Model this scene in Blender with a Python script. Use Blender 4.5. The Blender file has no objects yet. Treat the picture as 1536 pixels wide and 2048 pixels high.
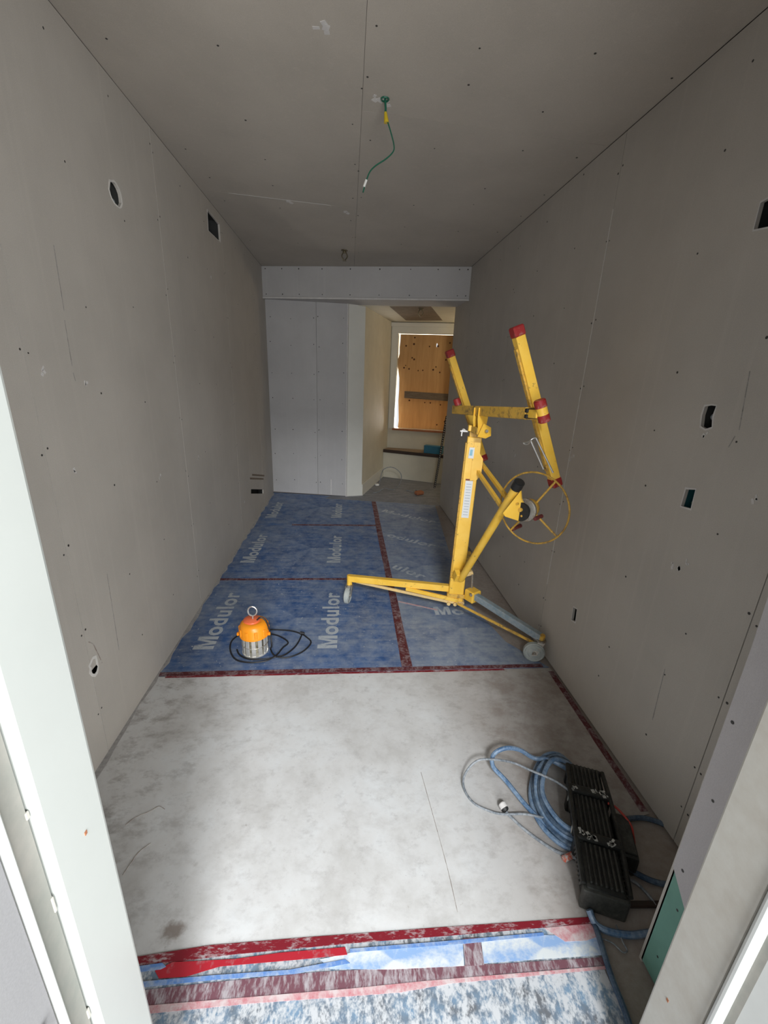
import bpy, bmesh, math, random
from mathutils import Vector, Matrix, Quaternion
from mathutils.geometry import tessellate_polygon

S = bpy.context.scene
COL = S.collection
random.seed(7)
V = Vector

# ------------------------------------------------------------------ camera
cam_d = bpy.data.cameras.new('camera')
cam = bpy.data.objects.new('camera', cam_d)
COL.objects.link(cam)
cam_d.sensor_fit = 'VERTICAL'
cam_d.sensor_height = 36.0
cam_d.lens = 837.31 / 2048 * 36.0
cam_d.clip_start = 0.02
# columns: camera right, camera up, camera back
cam.matrix_world = Matrix(((0.9960, -0.0112, -0.0881, 0.0),
                           (-0.0803, 0.3110, -0.9470, 0.0),
                           (0.0380, 0.9503, 0.3089, 1.65),
                           (0, 0, 0, 1)))
S.camera = cam

# ------------------------------------------------------------------ world and lamps
W = bpy.data.worlds.new('world'); S.world = W
W.use_nodes = True
bg = W.node_tree.nodes['Background']
bg.inputs[0].default_value = (0.93, 0.97, 1.0, 1)
bg.inputs[1].default_value = 0.8

def area(name, loc, target, sx, sy, power, color):
    l = bpy.data.lights.new(name, 'AREA'); l.shape = 'RECTANGLE'
    l.size = sx; l.size_y = sy; l.energy = power; l.color = color
    o = bpy.data.objects.new(name, l); COL.objects.link(o)
    o.location = loc
    o.rotation_euler = (V(target) - V(loc)).to_track_quat('-Z', 'Y').to_euler()
    return o
# daylight from the window of the room behind the photographer
area('window_daylight', (1.2, -1.9, 1.2), (-0.2, 3.0, 1.2), 3.2, 1.8, 215, (0.97, 0.985, 1.0))
area('high_window_daylight', (0.22, -2.5, 3.42), (0.15, 3.0, 0.2), 0.9, 0.55, 185, (0.95, 0.975, 1.0))
# daylight outside the boarded window at the far end
area('outside_daylight', (1.15, 7.85, 0.75), (1.15, 7.0, 1.3), 1.2, 0.8, 200, (1.0, 0.93, 0.84))

# warm work light round the corner in the hall
pl = bpy.data.lights.new('hall_work_light', 'POINT'); pl.energy = 11; pl.color = (1.0, 0.80, 0.55); pl.shadow_soft_size = 0.12
po = bpy.data.objects.new('hall_work_light', pl); COL.objects.link(po); po.location = (2.15, 6.25, 2.05)

S.view_settings.view_transform = 'Standard'
S.view_settings.look = 'None'
S.view_settings.gamma = 1.0
S.view_settings.use_curve_mapping = False
S.view_settings.exposure = 0.12
S.display_settings.display_device = 'sRGB'

# ------------------------------------------------------------------ materials
def new_mat(name):
    m = bpy.data.materials.new(name); m.use_nodes = True
    nt = m.node_tree
    b = nt.nodes['Principled BSDF']
    return m, nt, b

def N(nt, t, **kw):
    n = nt.nodes.new(t)
    for k, v in kw.items():
        setattr(n, k, v)
    return n

def noise(nt, co, scale, detail=4, rough=0.6, stretch=None, rot=0):
    n = N(nt, 'ShaderNodeTexNoise')
    n.inputs['Scale'].default_value = scale
    n.inputs['Detail'].default_value = detail
    n.inputs['Roughness'].default_value = rough
    if stretch:
        mp = N(nt, 'ShaderNodeMapping')
        mp.inputs['Scale'].default_value = stretch
        mp.inputs['Rotation'].default_value = (0, 0, rot)
        nt.links.new(co, mp.inputs[0]); co = mp.outputs[0]
    nt.links.new(co, n.inputs['Vector'])
    return n.outputs['Fac']

def ramp(nt, fac, stops):
    r = N(nt, 'ShaderNodeValToRGB')
    e = r.color_ramp.elements
    while len(e) < len(stops):
        e.new(0.5)
    for i, (p, c) in enumerate(stops):
        e[i].position = p
        e[i].color = (c, c, c, 1) if not hasattr(c, '__len__') else (*c, 1)
    nt.links.new(fac, r.inputs[0])
    return r.outputs[0]

def mix(nt, fac, a, b, mode='MIX'):
    m = N(nt, 'ShaderNodeMix', data_type='RGBA', blend_type=mode)
    for sock, val in ((m.inputs[0], fac), (m.inputs[6], a), (m.inputs[7], b)):
        if hasattr(val, 'is_output') or hasattr(val, 'links'):
            nt.links.new(val, sock)
        elif isinstance(val, (int, float)):
            sock.default_value = val
        else:
            sock.default_value = (*val, 1)
    return m.outputs[2]

def bump(nt, b, h, strength, dist=0.01):
    bp = N(nt, 'ShaderNodeBump')
    bp.inputs['Strength'].default_value = strength
    bp.inputs['Distance'].default_value = dist
    nt.links.new(h, bp.inputs['Height'])
    nt.links.new(bp.outputs[0], b.inputs['Normal'])

def plain(name, col, rough=0.6, metal=0.0, var=0.15, scale=14, bmp=0.0, spec=0.5):
    """one colour with a soft mottling"""
    m, nt, b = new_mat(name)
    co = N(nt, 'ShaderNodeTexCoord').outputs['Object']
    f = noise(nt, co, scale, 5)
    lo = tuple(c * (1 - var) for c in col); hi = tuple(min(1, c * (1 + var)) for c in col)
    c = ramp(nt, f, [(0.3, lo), (0.7, hi)])
    nt.links.new(c, b.inputs['Base Color'])
    b.inputs['Roughness'].default_value = rough
    b.inputs['Metallic'].default_value = metal
    b.inputs['Specular IOR Level'].default_value = spec
    if bmp:
        bump(nt, b, noise(nt, co, scale * 8, 3), bmp, 0.003)
    return m

def worn(name, col, dust, amount=0.5, soft=0.15, scale=9, fine=60, rough=0.75, metal=0.0, stretch=None, rot=0, col2=None, bmp=0.1):
    """base colour with dust or wear showing through in patches and specks"""
    m, nt, b = new_mat(name)
    co = N(nt, 'ShaderNodeTexCoord').outputs['Object']
    big = noise(nt, co, scale, 6, 0.65, stretch, rot)
    fin = noise(nt, co, fine, 4, 0.7, stretch, rot)
    mx = N(nt, 'ShaderNodeMath', operation='MULTIPLY_ADD')
    nt.links.new(fin, mx.inputs[0]); mx.inputs[1].default_value = 0.45
    sc = N(nt, 'ShaderNodeMath', operation='MULTIPLY')
    nt.links.new(big, sc.inputs[0]); sc.inputs[1].default_value = 0.55
    nt.links.new(sc.outputs[0], mx.inputs[2])
    t = 0.5 + (0.5 - amount) * 0.35
    k = ramp(nt, mx.outputs[0], [(t - soft / 2, 0.0), (t + soft / 2, 1.0)])
    base = col
    if col2:
        base = ramp(nt, noise(nt, co, scale * 0.6, 3), [(0.35, col), (0.65, col2)])
    c = mix(nt, k, base, dust)
    nt.links.new(c, b.inputs['Base Color'])
    b.inputs['Roughness'].default_value = rough
    b.inputs['Metallic'].default_value = metal
    if bmp:
        bump(nt, b, fin, bmp, 0.002)
    return m

M = {}
def drywall(name, col):
    m, nt, b = new_mat(name)
    co = N(nt, 'ShaderNodeTexCoord').outputs['Object']
    f = noise(nt, co, 1.6, 5, 0.6)
    lo = tuple(c * 0.93 for c in col); hi = tuple(c * 1.05 for c in col)
    c = ramp(nt, f, [(0.35, lo), (0.65, hi)])
    # faint vertical roller streaks of the paper
    st = ramp(nt, noise(nt, co, 5, 3, 0.6, (6, 6, 0.15)), [(0.55, 0.0), (0.75, 0.35)])
    c = mix(nt, st, c, tuple(x * 1.12 for x in col))
    # fine grain
    g = ramp(nt, noise(nt, co, 320, 2), [(0.3, 0.94), (0.7, 1.05)])
    c = mix(nt, 1.0, c, g, 'MULTIPLY')
    # pale rubbed specks
    sp = ramp(nt, noise(nt, co, 7, 6, 0.75), [(0.70, 0.0), (0.76, 0.35)])
    c = mix(nt, sp, c, (0.62, 0.60, 0.57))
    nt.links.new(c, b.inputs['Base Color'])
    b.inputs['Roughness'].default_value = 0.85
    b.inputs['Specular IOR Level'].default_value = 0.25
    bump(nt, b, noise(nt, co, 260, 3), 0.12, 0.001)
    return m
M['drywall'] = drywall('grey_drywall_paper', (0.50, 0.468, 0.422))
M['drywall_cool'] = drywall('cool_grey_drywall_paper', (0.50, 0.49, 0.485))
M['ceiling'] = drywall('ceiling_drywall_paper', (0.48, 0.44, 0.385))
M['purple'] = drywall('lilac_grey_drywall', (0.55, 0.525, 0.53))
M['core'] = plain('gypsum_core', (0.72, 0.70, 0.66), 0.9)
M['green'] = plain('green_moisture_board', (0.17, 0.36, 0.29), 0.8, var=0.12, scale=5, bmp=0.1)
M['white'] = plain('white_enamel', (0.48, 0.505, 0.48), 0.35, var=0.03, scale=3)
M['white_rub'] = worn('scuffed_white_enamel', (0.52, 0.51, 0.465), (0.40, 0.365, 0.31), 0.25, 0.4, 5, 25, 0.5, bmp=0.02)
M['white_bead'] = plain('bright_white_bead', (0.62, 0.64, 0.62), 0.35, var=0.03)
M['caulk'] = worn('grey_green_primer', (0.27, 0.28, 0.25), (0.36, 0.345, 0.31), 0.4, 0.3, 8, 30, 0.7)
M['cream'] = plain('cream_wall_paint', (0.60, 0.57, 0.47), 0.7, var=0.06, scale=4, bmp=0.05)
M['cream_white'] = plain('pale_cream_paint', (0.66, 0.655, 0.60), 0.6, var=0.04, scale=4)
M['dark'] = plain('dark_cavity', (0.03, 0.03, 0.028), 0.9)
M['slab'] = plain('backing_framing', (0.10, 0.09, 0.08), 0.95)
M['screw'] = plain('dark_screw_head', (0.035, 0.033, 0.03), 0.5)
M['plaster'] = plain('plaster_smear', (0.62, 0.60, 0.58), 0.9, var=0.08)
M['pencil'] = worn('pencil_mark', (0.17, 0.16, 0.145), (0.36, 0.34, 0.32), 0.6, 0.2, 25, 90, bmp=0)
M['yellow'] = worn('worn_yellow_paint', (0.86, 0.50, 0.045), (0.22, 0.13, 0.05), 0.16, 0.05, 16, 70, 0.42, bmp=0.04, col2=(0.92, 0.58, 0.09))
M['yellow_dirty'] = worn('grimy_yellow_paint', (0.62, 0.36, 0.05), (0.16, 0.10, 0.05), 0.30, 0.15, 14, 60, 0.5, bmp=0.05, col2=(0.72, 0.43, 0.07))
M['yellow_pale'] = worn('dusty_pale_yellow_paint', (0.80, 0.56, 0.22), (0.55, 0.42, 0.24), 0.35, 0.3, 14, 60, 0.55)
M['red_cap'] = worn('red_rubber', (0.30, 0.018, 0.018), (0.40, 0.20, 0.17), 0.22, 0.15, 20, 90, 0.5)
M['grip'] = worn('dark_red_grip', (0.16, 0.025, 0.025), (0.26, 0.14, 0.12), 0.25, 0.2, 20, 90, 0.6)
M['black_rubber'] = plain('black_rubber', (0.015, 0.015, 0.015), 0.55)
M['steel'] = plain('bright_steel', (0.62, 0.62, 0.60), 0.35, 0.9, 0.1)
M['dull_steel'] = worn('dull_steel', (0.42, 0.40, 0.36), (0.25, 0.17, 0.10), 0.3, 0.2, 20, 80, 0.5, 0.7)
M['blue_grey'] = worn('blue_grey_paint', (0.20, 0.27, 0.31), (0.38, 0.40, 0.40), 0.35, 0.25, 12, 60, 0.55)
M['grey_wheel'] = worn('grey_rubber', (0.33, 0.37, 0.36), (0.48, 0.48, 0.44), 0.4, 0.3, 20, 90, 0.7)
M['label'] = plain('paper_label', (0.72, 0.74, 0.74), 0.6, var=0.04)
M['label_ink'] = plain('label_ink', (0.38, 0.42, 0.46), 0.6)
M['label_blue'] = plain('label_blue_print', (0.25, 0.50, 0.62), 0.6)

SPILL = (-0.517,0.870,0.004)
def geo_pos(nt): return N(nt, 'ShaderNodeNewGeometry').outputs['Position']
def board_floor():
    m, nt, b = new_mat('dusty_white_board')
    tc = N(nt, 'ShaderNodeTexCoord').outputs['Object']
    f = noise(nt, tc, 3.0, 8, 0.65)
    c = ramp(nt, f, [(0.30, (0.50, 0.49, 0.47)), (0.50, (0.65, 0.65, 0.64)), (0.7, (0.72, 0.74, 0.745))])
    d = ramp(nt, noise(nt, tc, 8, 8, 0.72, (1.0, 1.6, 1.0), 0.6), [(0.50, 0.0), (0.66, 0.75)])
    sx = N(nt, 'ShaderNodeSeparateXYZ'); nt.links.new(geo_pos(nt), sx.inputs[0])
    # trodden grime near the left wall; right side paints in dirt plus jamb shade
    lm = ramp(nt, sx.outputs[0], [(0.0, 0.0), (1.0, 1.0)])
    def band(lo, hi, sock):
        mr = N(nt, 'ShaderNodeMapRange'); mr.inputs[1].default_value = lo; mr.inputs[2].default_value = hi
        nt.links.new(sock, mr.inputs[0]); return mr.outputs[0]
    left = band(-0.45, -1.05, sx.outputs[0])
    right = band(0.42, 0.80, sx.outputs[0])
    a = N(nt, 'ShaderNodeMath', operation='MAXIMUM'); nt.links.new(left, a.inputs[0]); nt.links.new(right, a.inputs[1])
    a2 = N(nt, 'ShaderNodeMath', operation='MULTIPLY_ADD'); nt.links.new(a.outputs[0], a2.inputs[0]); a2.inputs[1].default_value = 0.75; a2.inputs[2].default_value = 0.22
    a3 = N(nt, 'ShaderNodeMath', operation='MULTIPLY'); nt.links.new(a2.outputs[0], a3.inputs[0]); nt.links.new(d, a3.inputs[1])
    c = mix(nt, a3.outputs[0], c, (0.20, 0.175, 0.155))
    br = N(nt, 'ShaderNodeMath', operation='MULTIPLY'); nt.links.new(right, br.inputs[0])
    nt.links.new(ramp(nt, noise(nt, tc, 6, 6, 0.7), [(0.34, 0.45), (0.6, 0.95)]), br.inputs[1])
    c = mix(nt, br.outputs[0], c, (0.30, 0.26, 0.23))  # brown right side: dirt and the right jamb's shadow, put into the colour
    # one brown spill mark near the left jamb
    vd = N(nt, 'ShaderNodeVectorMath', operation='DISTANCE')
    mp = N(nt, 'ShaderNodeMapping'); mp.inputs['Scale'].default_value = (1, 1.35, 0)
    nt.links.new(geo_pos(nt), mp.inputs[0]); nt.links.new(mp.outputs[0], vd.inputs[0])
    vd.inputs[1].default_value = (SPILL[0], SPILL[1] * 1.35, 0)
    jit = N(nt, 'ShaderNodeMath', operation='MULTIPLY_ADD'); nt.links.new(noise(nt, tc, 45, 5, 0.7), jit.inputs[0]); jit.inputs[1].default_value = 0.05
    nt.links.new(vd.outputs['Value'], jit.inputs[2])
    c = mix(nt, ramp(nt, jit.outputs[0], [(0.045, 0.8), (0.068, 0.0)]), c, (0.20, 0.155, 0.125))
    fine = ramp(nt, noise(nt, tc, 15, 9, 0.78, (1.0, 1.35, 1.0), 0.5), [(0.53, 0.0), (0.68, 0.45)])
    c = mix(nt, fine, c, (0.36, 0.345, 0.335))
    spk = ramp(nt, noise(nt, tc, 55, 3, 0.6), [(0.70, 0.0), (0.76, 0.5)])
    c = mix(nt, spk, c, (0.30, 0.27, 0.24))
    nt.links.new(c, b.inputs['Base Color'])
    b.inputs['Roughness'].default_value = 0.62
    bump(nt, b, noise(nt, tc, 40, 6), 0.15, 0.003)
    return m
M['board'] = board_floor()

def blue_floor(name, dustamt):
    m, nt, b = new_mat(name)
    tc = N(nt, 'ShaderNodeTexCoord').outputs['Object']
    c = ramp(nt, noise(nt, tc, 5, 6, 0.65), [(0.3, (0.022, 0.065, 0.190)), (0.7, (0.050, 0.135, 0.34))])
    big = noise(nt, tc, 1.7, 6, 0.65)
    med = noise(nt, tc, 11, 7, 0.72)
    strk = noise(nt, tc, 5, 5, 0.7, (0.7, 6, 1), 0.05)
    s = N(nt, 'ShaderNodeMath', operation='MULTIPLY_ADD'); nt.links.new(med, s.inputs[0]); s.inputs[1].default_value = 0.42
    s2 = N(nt, 'ShaderNodeMath', operation='MULTIPLY_ADD'); nt.links.new(big, s2.inputs[0]); s2.inputs[1].default_value = 0.33
    s3 = N(nt, 'ShaderNodeMath', operation='MULTIPLY'); nt.links.new(strk, s3.inputs[0]); s3.inputs[1].default_value = 0.25
    nt.links.new(s3.outputs[0], s2.inputs[2]); nt.links.new(s2.outputs[0], s.inputs[2])
    t = 0.56 - dustamt * 0.2
    k = ramp(nt, s.outputs[0], [(t - 0.09, 0.0), (t + 0.13, 0.85)])
    c = mix(nt, k, c, (0.34, 0.385, 0.44))
    spk = ramp(nt, noise(nt, tc, 42, 3, 0.6), [(0.675, 0.0), (0.72, 0.9)])
    c = mix(nt, spk, c, (0.55, 0.56, 0.56))
    nt.links.new(c, b.inputs['Base Color'])
    b.inputs['Roughness'].default_value = 0.58
    bump(nt, b, strk, 0.2, 0.004)
    return m
M['blue'] = blue_floor('blue_printed_board', 0.25)
M['blue_dusty'] = blue_floor('blue_printed_board_dusty', 0.62)
M['print'] = worn('pale_grey_print', (0.46, 0.50, 0.53), (0.12, 0.19, 0.31), 0.20, 0.2, 7, 45, 0.6, bmp=0)
M['print_worn'] = worn('scuffed_grey_print', (0.52, 0.56, 0.59), (0.16, 0.22, 0.31), 0.33, 0.2, 7, 45, 0.6, bmp=0)
M['concrete'] = worn('dusty_bare_floor', (0.27, 0.225, 0.195), (0.37, 0.33, 0.295), 0.45, 0.35, 5, 40, 0.85, bmp=0.3)
M['hall_floor'] = worn('debris_grey_floor', (0.13, 0.14, 0.16), (0.30, 0.31, 0.34), 0.5, 0.3, 5, 35, 0.8, stretch=(1, 3, 1), bmp=0.5)
M['tape_dark'] = worn('scuffed_maroon_tape', (0.10, 0.014, 0.020), (0.25, 0.19, 0.20), 0.42, 0.12, 16, 70, 0.6, bmp=0.1)
M['tape_red'] = worn('red_tape', (0.20, 0.010, 0.020), (0.42, 0.34, 0.35), 0.36, 0.10, 12, 60, 0.5, stretch=(0.8, 2.5, 1), rot=0.5, bmp=0.1)
M['tape_bright'] = worn('bright_red_film', (0.42, 0.020, 0.034), (0.36, 0.20, 0.22), 0.25, 0.12, 8, 40, 0.4, bmp=0.1)
M['tape_purple'] = worn('trodden_purple_tape', (0.17, 0.070, 0.090), (0.42, 0.38, 0.40), 0.42, 0.12, 10, 55, 0.6, stretch=(2.2, 0.7, 1), rot=-0.45, bmp=0.1)
M['tape_pink'] = worn('worn_pink_tape', (0.50, 0.13, 0.16), (0.62, 0.52, 0.52), 0.55, 0.2, 8, 50, 0.6, bmp=0.1)
M['tape_blue'] = worn('blue_tape', (0.12, 0.25, 0.56), (0.45, 0.52, 0.60), 0.35, 0.2, 9, 50, 0.45, bmp=0.05)
M['film'] = worn('pale_blue_film', (0.27, 0.42, 0.68), (0.68, 0.72, 0.73), 0.5, 0.12, 5, 14, 0.35, stretch=(1, 1.5, 1), bmp=0.1)
M['trodden'] = worn('trodden_board', (0.13, 0.14, 0.155), (0.54, 0.56, 0.58), 0.50, 0.11, 24, 90, 0.6, stretch=(1.3, 0.9, 1), rot=-0.5, col2=(0.17, 0.27, 0.38), bmp=0.1)
M['orange'] = plain('orange_plastic', (0.90, 0.30, 0.012), 0.35, var=0.08)
M['orange_red'] = plain('red_orange_plastic', (0.80, 0.16, 0.06), 0.35, var=0.08)
M['chrome'] = plain('chrome_cage', (0.82, 0.80, 0.74), 0.30, 0.65, 0.05)
M['led'] = plain('lamp_core', (0.30, 0.27, 0.19), 0.3, var=0.6, scale=40)
M['cable_black'] = plain('black_cable', (0.012, 0.012, 0.014), 0.5)
M['hose'] = worn('blue_hose', (0.030, 0.062, 0.115), (0.17, 0.23, 0.29), 0.30, 0.3, 18, 90, 0.4, bmp=0)
M['hose_pale'] = worn('pale_blue_hose', (0.065, 0.140, 0.26), (0.33, 0.42, 0.52), 0.36, 0.3, 18, 90, 0.35, bmp=0)
M['cord_grey'] = worn('dusty_grey_cord', (0.10, 0.12, 0.14), (0.34, 0.36, 0.38), 0.45, 0.3, 30, 120, 0.6, bmp=0)
M['box_black'] = worn('scuffed_black_plastic', (0.008, 0.009, 0.008), (0.035, 0.036, 0.032), 0.35, 0.2, 25, 110, 0.5, bmp=0.1)
M['box_rib'] = worn('dusty_black_plastic', (0.015, 0.016, 0.014), (0.06, 0.06, 0.05), 0.45, 0.3, 25, 110, 0.55, bmp=0.1)
M['splat'] = plain('white_paint_splatter', (0.45, 0.45, 0.42), 0.7, var=0.2, scale=40)
M['fit'] = worn('dusty_red_fitting', (0.55, 0.10, 0.05), (0.45, 0.40, 0.37), 0.5, 0.15, 60, 120)
M['dust'] = worn('plaster_dust', (0.30, 0.29, 0.28), (0.48, 0.47, 0.46), 0.5, 0.3, 15, 60, 0.95)
M['red_cord'] = plain('red_cord', (0.50, 0.05, 0.035), 0.5)
M['green_wire'] = plain('green_wire', (0.010, 0.11, 0.065), 0.4)
M['wire_nut'] = plain('yellow_wire_nut', (0.55, 0.40, 0.02), 0.4)
M['copper'] = plain('bare_wire_tip', (0.75, 0.74, 0.70), 0.4)
M['brass'] = plain('tarnished_brass', (0.20, 0.17, 0.11), 0.4, 0.8)
M['teal_box'] = plain('blue_outlet_box', (0.02, 0.10, 0.11), 0.5)
M['blue_box'] = plain('blue_card', (0.025, 0.16, 0.27), 0.5)
M['lumber'] = worn('grey_lumber', (0.15, 0.11, 0.075), (0.25, 0.20, 0.15), 0.4, 0.3, 6, 30, 0.8, stretch=(1, 1, 8))
M['shelf_top'] = worn('tan_board', (0.34, 0.26, 0.19), (0.22, 0.16, 0.11), 0.35, 0.3, 8, 30, 0.7)
M['shelf_edge'] = plain('dark_brown_edge', (0.035, 0.020, 0.014), 0.5)
M['rust'] = plain('orange_brown_chunk', (0.34, 0.13, 0.06), 0.9)
M['stain'] = worn('brown_stain', (0.20, 0.15, 0.12), (0.45, 0.42, 0.39), 0.5, 0.15, 16, 50, 0.8, bmp=0)

def plywood():
    m, nt, b = new_mat('plywood_sheet')
    tc = N(nt, 'ShaderNodeTexCoord').outputs['Object']
    g = noise(nt, tc, 3, 6, 0.6, (7, 7, 0.6))
    c = ramp(nt, g, [(0.3, (0.38, 0.23, 0.095)), (0.7, (0.52, 0.33, 0.15))])
    nt.links.new(c, b.inputs['Base Color'])
    b.inputs['Roughness'].default_value = 0.65
    tr = N(nt, 'ShaderNodeBsdfTranslucent')
    tr.inputs[0].default_value = (0.82, 0.53, 0.24, 1)
    ms = N(nt, 'ShaderNodeMixShader'); ms.inputs[0].default_value = 0.085
    out = nt.nodes['Material Output']
    nt.links.new(b.outputs[0], ms.inputs[1]); nt.links.new(tr.outputs[0], ms.inputs[2])
    nt.links.new(ms.outputs[0], out.inputs[0])
    return m
M['plywood'] = plywood()
M['knot'] = plain('plywood_knot', (0.07, 0.025, 0.010), 0.8)

# ------------------------------------------------------------------ building helpers
def empty(name, loc, label=None, cat=None, group=None):
    o = bpy.data.objects.new(name, None); COL.objects.link(o)
    o.location = loc; o.empty_display_size = 0.1
    tag(o, label, cat, group)
    return o

def tag(o, label=None, cat=None, group=None, kind=None):
    if label: o['label'] = label
    if cat: o['category'] = cat
    if group: o['group'] = group
    if kind: o['kind'] = kind
    return o

def wloc(p):
    l = V(p.location)
    while p.parent:
        p = p.parent; l = l + V(p.location)
    return l

def obj(name, bm, mat, parent=None, smooth=False, mats=None, label=None, kind=None):
    """link a bmesh in world coordinates as one object with its origin at its base"""
    bmesh.ops.recalc_face_normals(bm, faces=bm.faces)
    me = bpy.data.meshes.new(name)
    xs = [v.co for v in bm.verts]
    lo = V((min(c[i] for c in xs) for i in range(3))); hi = V((max(c[i] for c in xs) for i in range(3)))
    org = V(((lo.x + hi.x) / 2, (lo.y + hi.y) / 2, lo.z))
    bmesh.ops.translate(bm, verts=bm.verts, vec=-org)
    if smooth:
        for f in bm.faces: f.smooth = True
    bm.to_mesh(me); bm.free()
    for mm in ([mat] if mats is None else mats):
        me.materials.append(M[mm] if isinstance(mm, str) else mm)
    if smooth:
        try: me.set_sharp_from_angle(angle=math.radians(38))
        except Exception: pass
    o = bpy.data.objects.new(name, me); COL.objects.link(o)
    if parent:
        o.parent = parent; o.location = org - wloc(parent)
    else:
        o.location = org
    if label: o['label'] = label
    if kind: o['kind'] = kind
    return o

def BM(): return bmesh.new()

def add_box(bm, c, size, rot=None, bev=0.0, seg=1):
    mt = Matrix.Translation(V(c))
    if rot is not None: mt = mt @ rot.to_4x4()
    mt = mt @ Matrix.Diagonal((size[0], size[1], size[2], 1))
    r = bmesh.ops.create_cube(bm, size=1.0, matrix=mt)
    if bev:
        es = set()
        for v in r['verts']: es.update(v.link_edges)
        bmesh.ops.bevel(bm, geom=list(es), offset=bev, segments=seg, affect='EDGES', profile=0.6)
    return bm

def frame(d, up=(0, 0, 1)):
    """matrix whose Z is d, X nearest across, Y nearest up"""
    z = V(d).normalized(); y = V(up) - V(up).dot(z) * z
    if y.length < 1e-4: y = V((0, 1, 0)) - V((0, 1, 0)).dot(z) * z
    y.normalize(); x = y.cross(z)
    return Matrix((x, y, z)).transposed()

def add_beam(bm, p0, p1, w, h, up=(0, 0, 1), bev=0.003):
    p0 = V(p0); p1 = V(p1); d = p1 - p0
    return add_box(bm, (p0 + p1) / 2, (w, h, d.length), frame(d, up), bev)

def add_cyl(bm, p0, p1, r, seg=16, r2=None, bev=0.0):
    p0 = V(p0); p1 = V(p1); d = p1 - p0
    mt = Matrix.Translation((p0 + p1) / 2) @ frame(d).to_4x4()
    res = bmesh.ops.create_cone(bm, cap_ends=True, segments=seg, radius1=r, radius2=r if r2 is None else r2, depth=d.length, matrix=mt)
    if bev:
        es = set()
        for v in res['verts']:
            for e in v.link_edges:
                if len(e.link_faces) == 2 and any(len(f.verts) > 4 for f in e.link_faces): es.add(e)
        bmesh.ops.bevel(bm, geom=list(es), offset=bev, segments=2, affect='EDGES')
    return bm

def smooth_path(pts, n=6, closed=False):
    pts = [V(p) for p in pts]; out = []
    L = len(pts); rng = range(L if closed else L - 1)
    for i in rng:
        if closed:
            a, b, c, d = pts[(i - 1) % L], pts[i], pts[(i + 1) % L], pts[(i + 2) % L]
        else:
            a, b, c, d = pts[max(i - 1, 0)], pts[i], pts[i + 1], pts[min(i + 2, L - 1)]
        for k in range(n):
            t = k / n
            out.append(0.5 * ((2 * b) + (c - a) * t + (2 * a - 5 * b + 4 * c - d) * t * t + (3 * b - a - 3 * c + d) * t ** 3))
    if not closed: out.append(pts[-1])
    return out

def add_tube(bm, pts, r, seg=8, n=6, closed=False, raw=False):
    P = [V(p) for p in pts] if raw else smooth_path(pts, n, closed)
    L = len(P); rings = []
    nrm = None
    for i in range(L):
        if closed: t = P[(i + 1) % L] - P[(i - 1) % L]
        else: t = P[min(i + 1, L - 1)] - P[max(i - 1, 0)]
        t.normalize()
        if nrm is None:
            nrm = t.orthogonal().normalized()
        else:
            nrm = (nrm - nrm.dot(t) * t)
            if nrm.length < 1e-5: nrm = t.orthogonal()
            nrm.normalize()
        bi = t.cross(nrm)
        rr = r(i / (L - 1)) if callable(r) else r
        rings.append([bm.verts.new(P[i] + (nrm * math.cos(2 * math.pi * k / seg) + bi * math.sin(2 * math.pi * k / seg)) * rr) for k in range(seg)])
    for i in range(L if closed else L - 1):
        A = rings[i]; B = rings[(i + 1) % L]
        off = 0
        if closed and i == L - 1:   # match the seam
            off = min(range(seg), key=lambda q: (A[0].co - B[q].co).length)
        for k in range(seg):
            bm.faces.new((A[k], A[(k + 1) % seg], B[(k + 1 + off) % seg], B[(k + off) % seg]))
    if not closed:
        bm.faces.new(rings[0]); bm.faces.new(rings[-1])
    return bm

def add_lathe(bm, c, axis, prof, seg=24, up=(0, 0, 1)):
    """prof: (radius, height along axis)"""
    F = frame(axis, up); c = V(c); rings = []
    for (r, h) in prof:
        if r < 1e-5: rings.append([bm.verts.new(c + F @ V((0, 0, h)))])
        else: rings.append([bm.verts.new(c + F @ V((r * math.cos(2 * math.pi * k / seg), r * math.sin(2 * math.pi * k / seg), h))) for k in range(seg)])
    for A, B in zip(rings, rings[1:]):
        for k in range(seg):
            k2 = (k + 1) % seg
            if len(A) == 1 and len(B) == 1: continue
            if len(A) == 1: bm.faces.new((A[0], B[k2], B[k]))
            elif len(B) == 1: bm.faces.new((A[k], A[k2], B[0]))
            else: bm.faces.new((A[k], A[k2], B[k2], B[k]))
    if len(rings[0]) > 1: bm.faces.new(rings[0])
    if len(rings[-1]) > 1: bm.faces.new(rings[-1])
    return bm

def add_torus(bm, c, n, R, r, seg=48, rs=8):
    F = frame(n); c = V(c)
    pts = [c + F @ V((R * math.cos(2 * math.pi * k / seg), R * math.sin(2 * math.pi * k / seg), 0)) for k in range(seg)]
    return add_tube(bm, pts, r, rs, closed=True, raw=True)

def add_prism(bm, pts, vec, holes=()):
    """polygon (3D points, planar) with holes, thickened by vec"""
    loops = [[V(p) for p in pts]] + [[V(p) for p in h] for h in holes]
    flat = [p for l in loops for p in l]
    tris = tessellate_polygon(loops)
    a = [bm.verts.new(p) for p in flat]; b = [bm.verts.new(p + V(vec)) for p in flat]
    for t in tris:
        try: bm.faces.new([a[i] for i in t])
        except ValueError: pass
        try: bm.faces.new([b[i] for i in reversed(t)])
        except ValueError: pass
    k = 0
    for l in loops:
        m = len(l)
        for i in range(m):
            j = (i + 1) % m
            bm.faces.new((a[k + i], a[k + j], b[k + j], b[k + i]))
        k += m
    return bm

def floor_poly(pts, z0, th):
    bm = BM(); add_prism(bm, [(p[0], p[1], z0) for p in pts], (0, 0, th)); return bm

XL, XR = -1.053, 1.252
def zc(x): return 2.847 - (x - XL) * (2.847 - 2.756) / (XR - XL)

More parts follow.
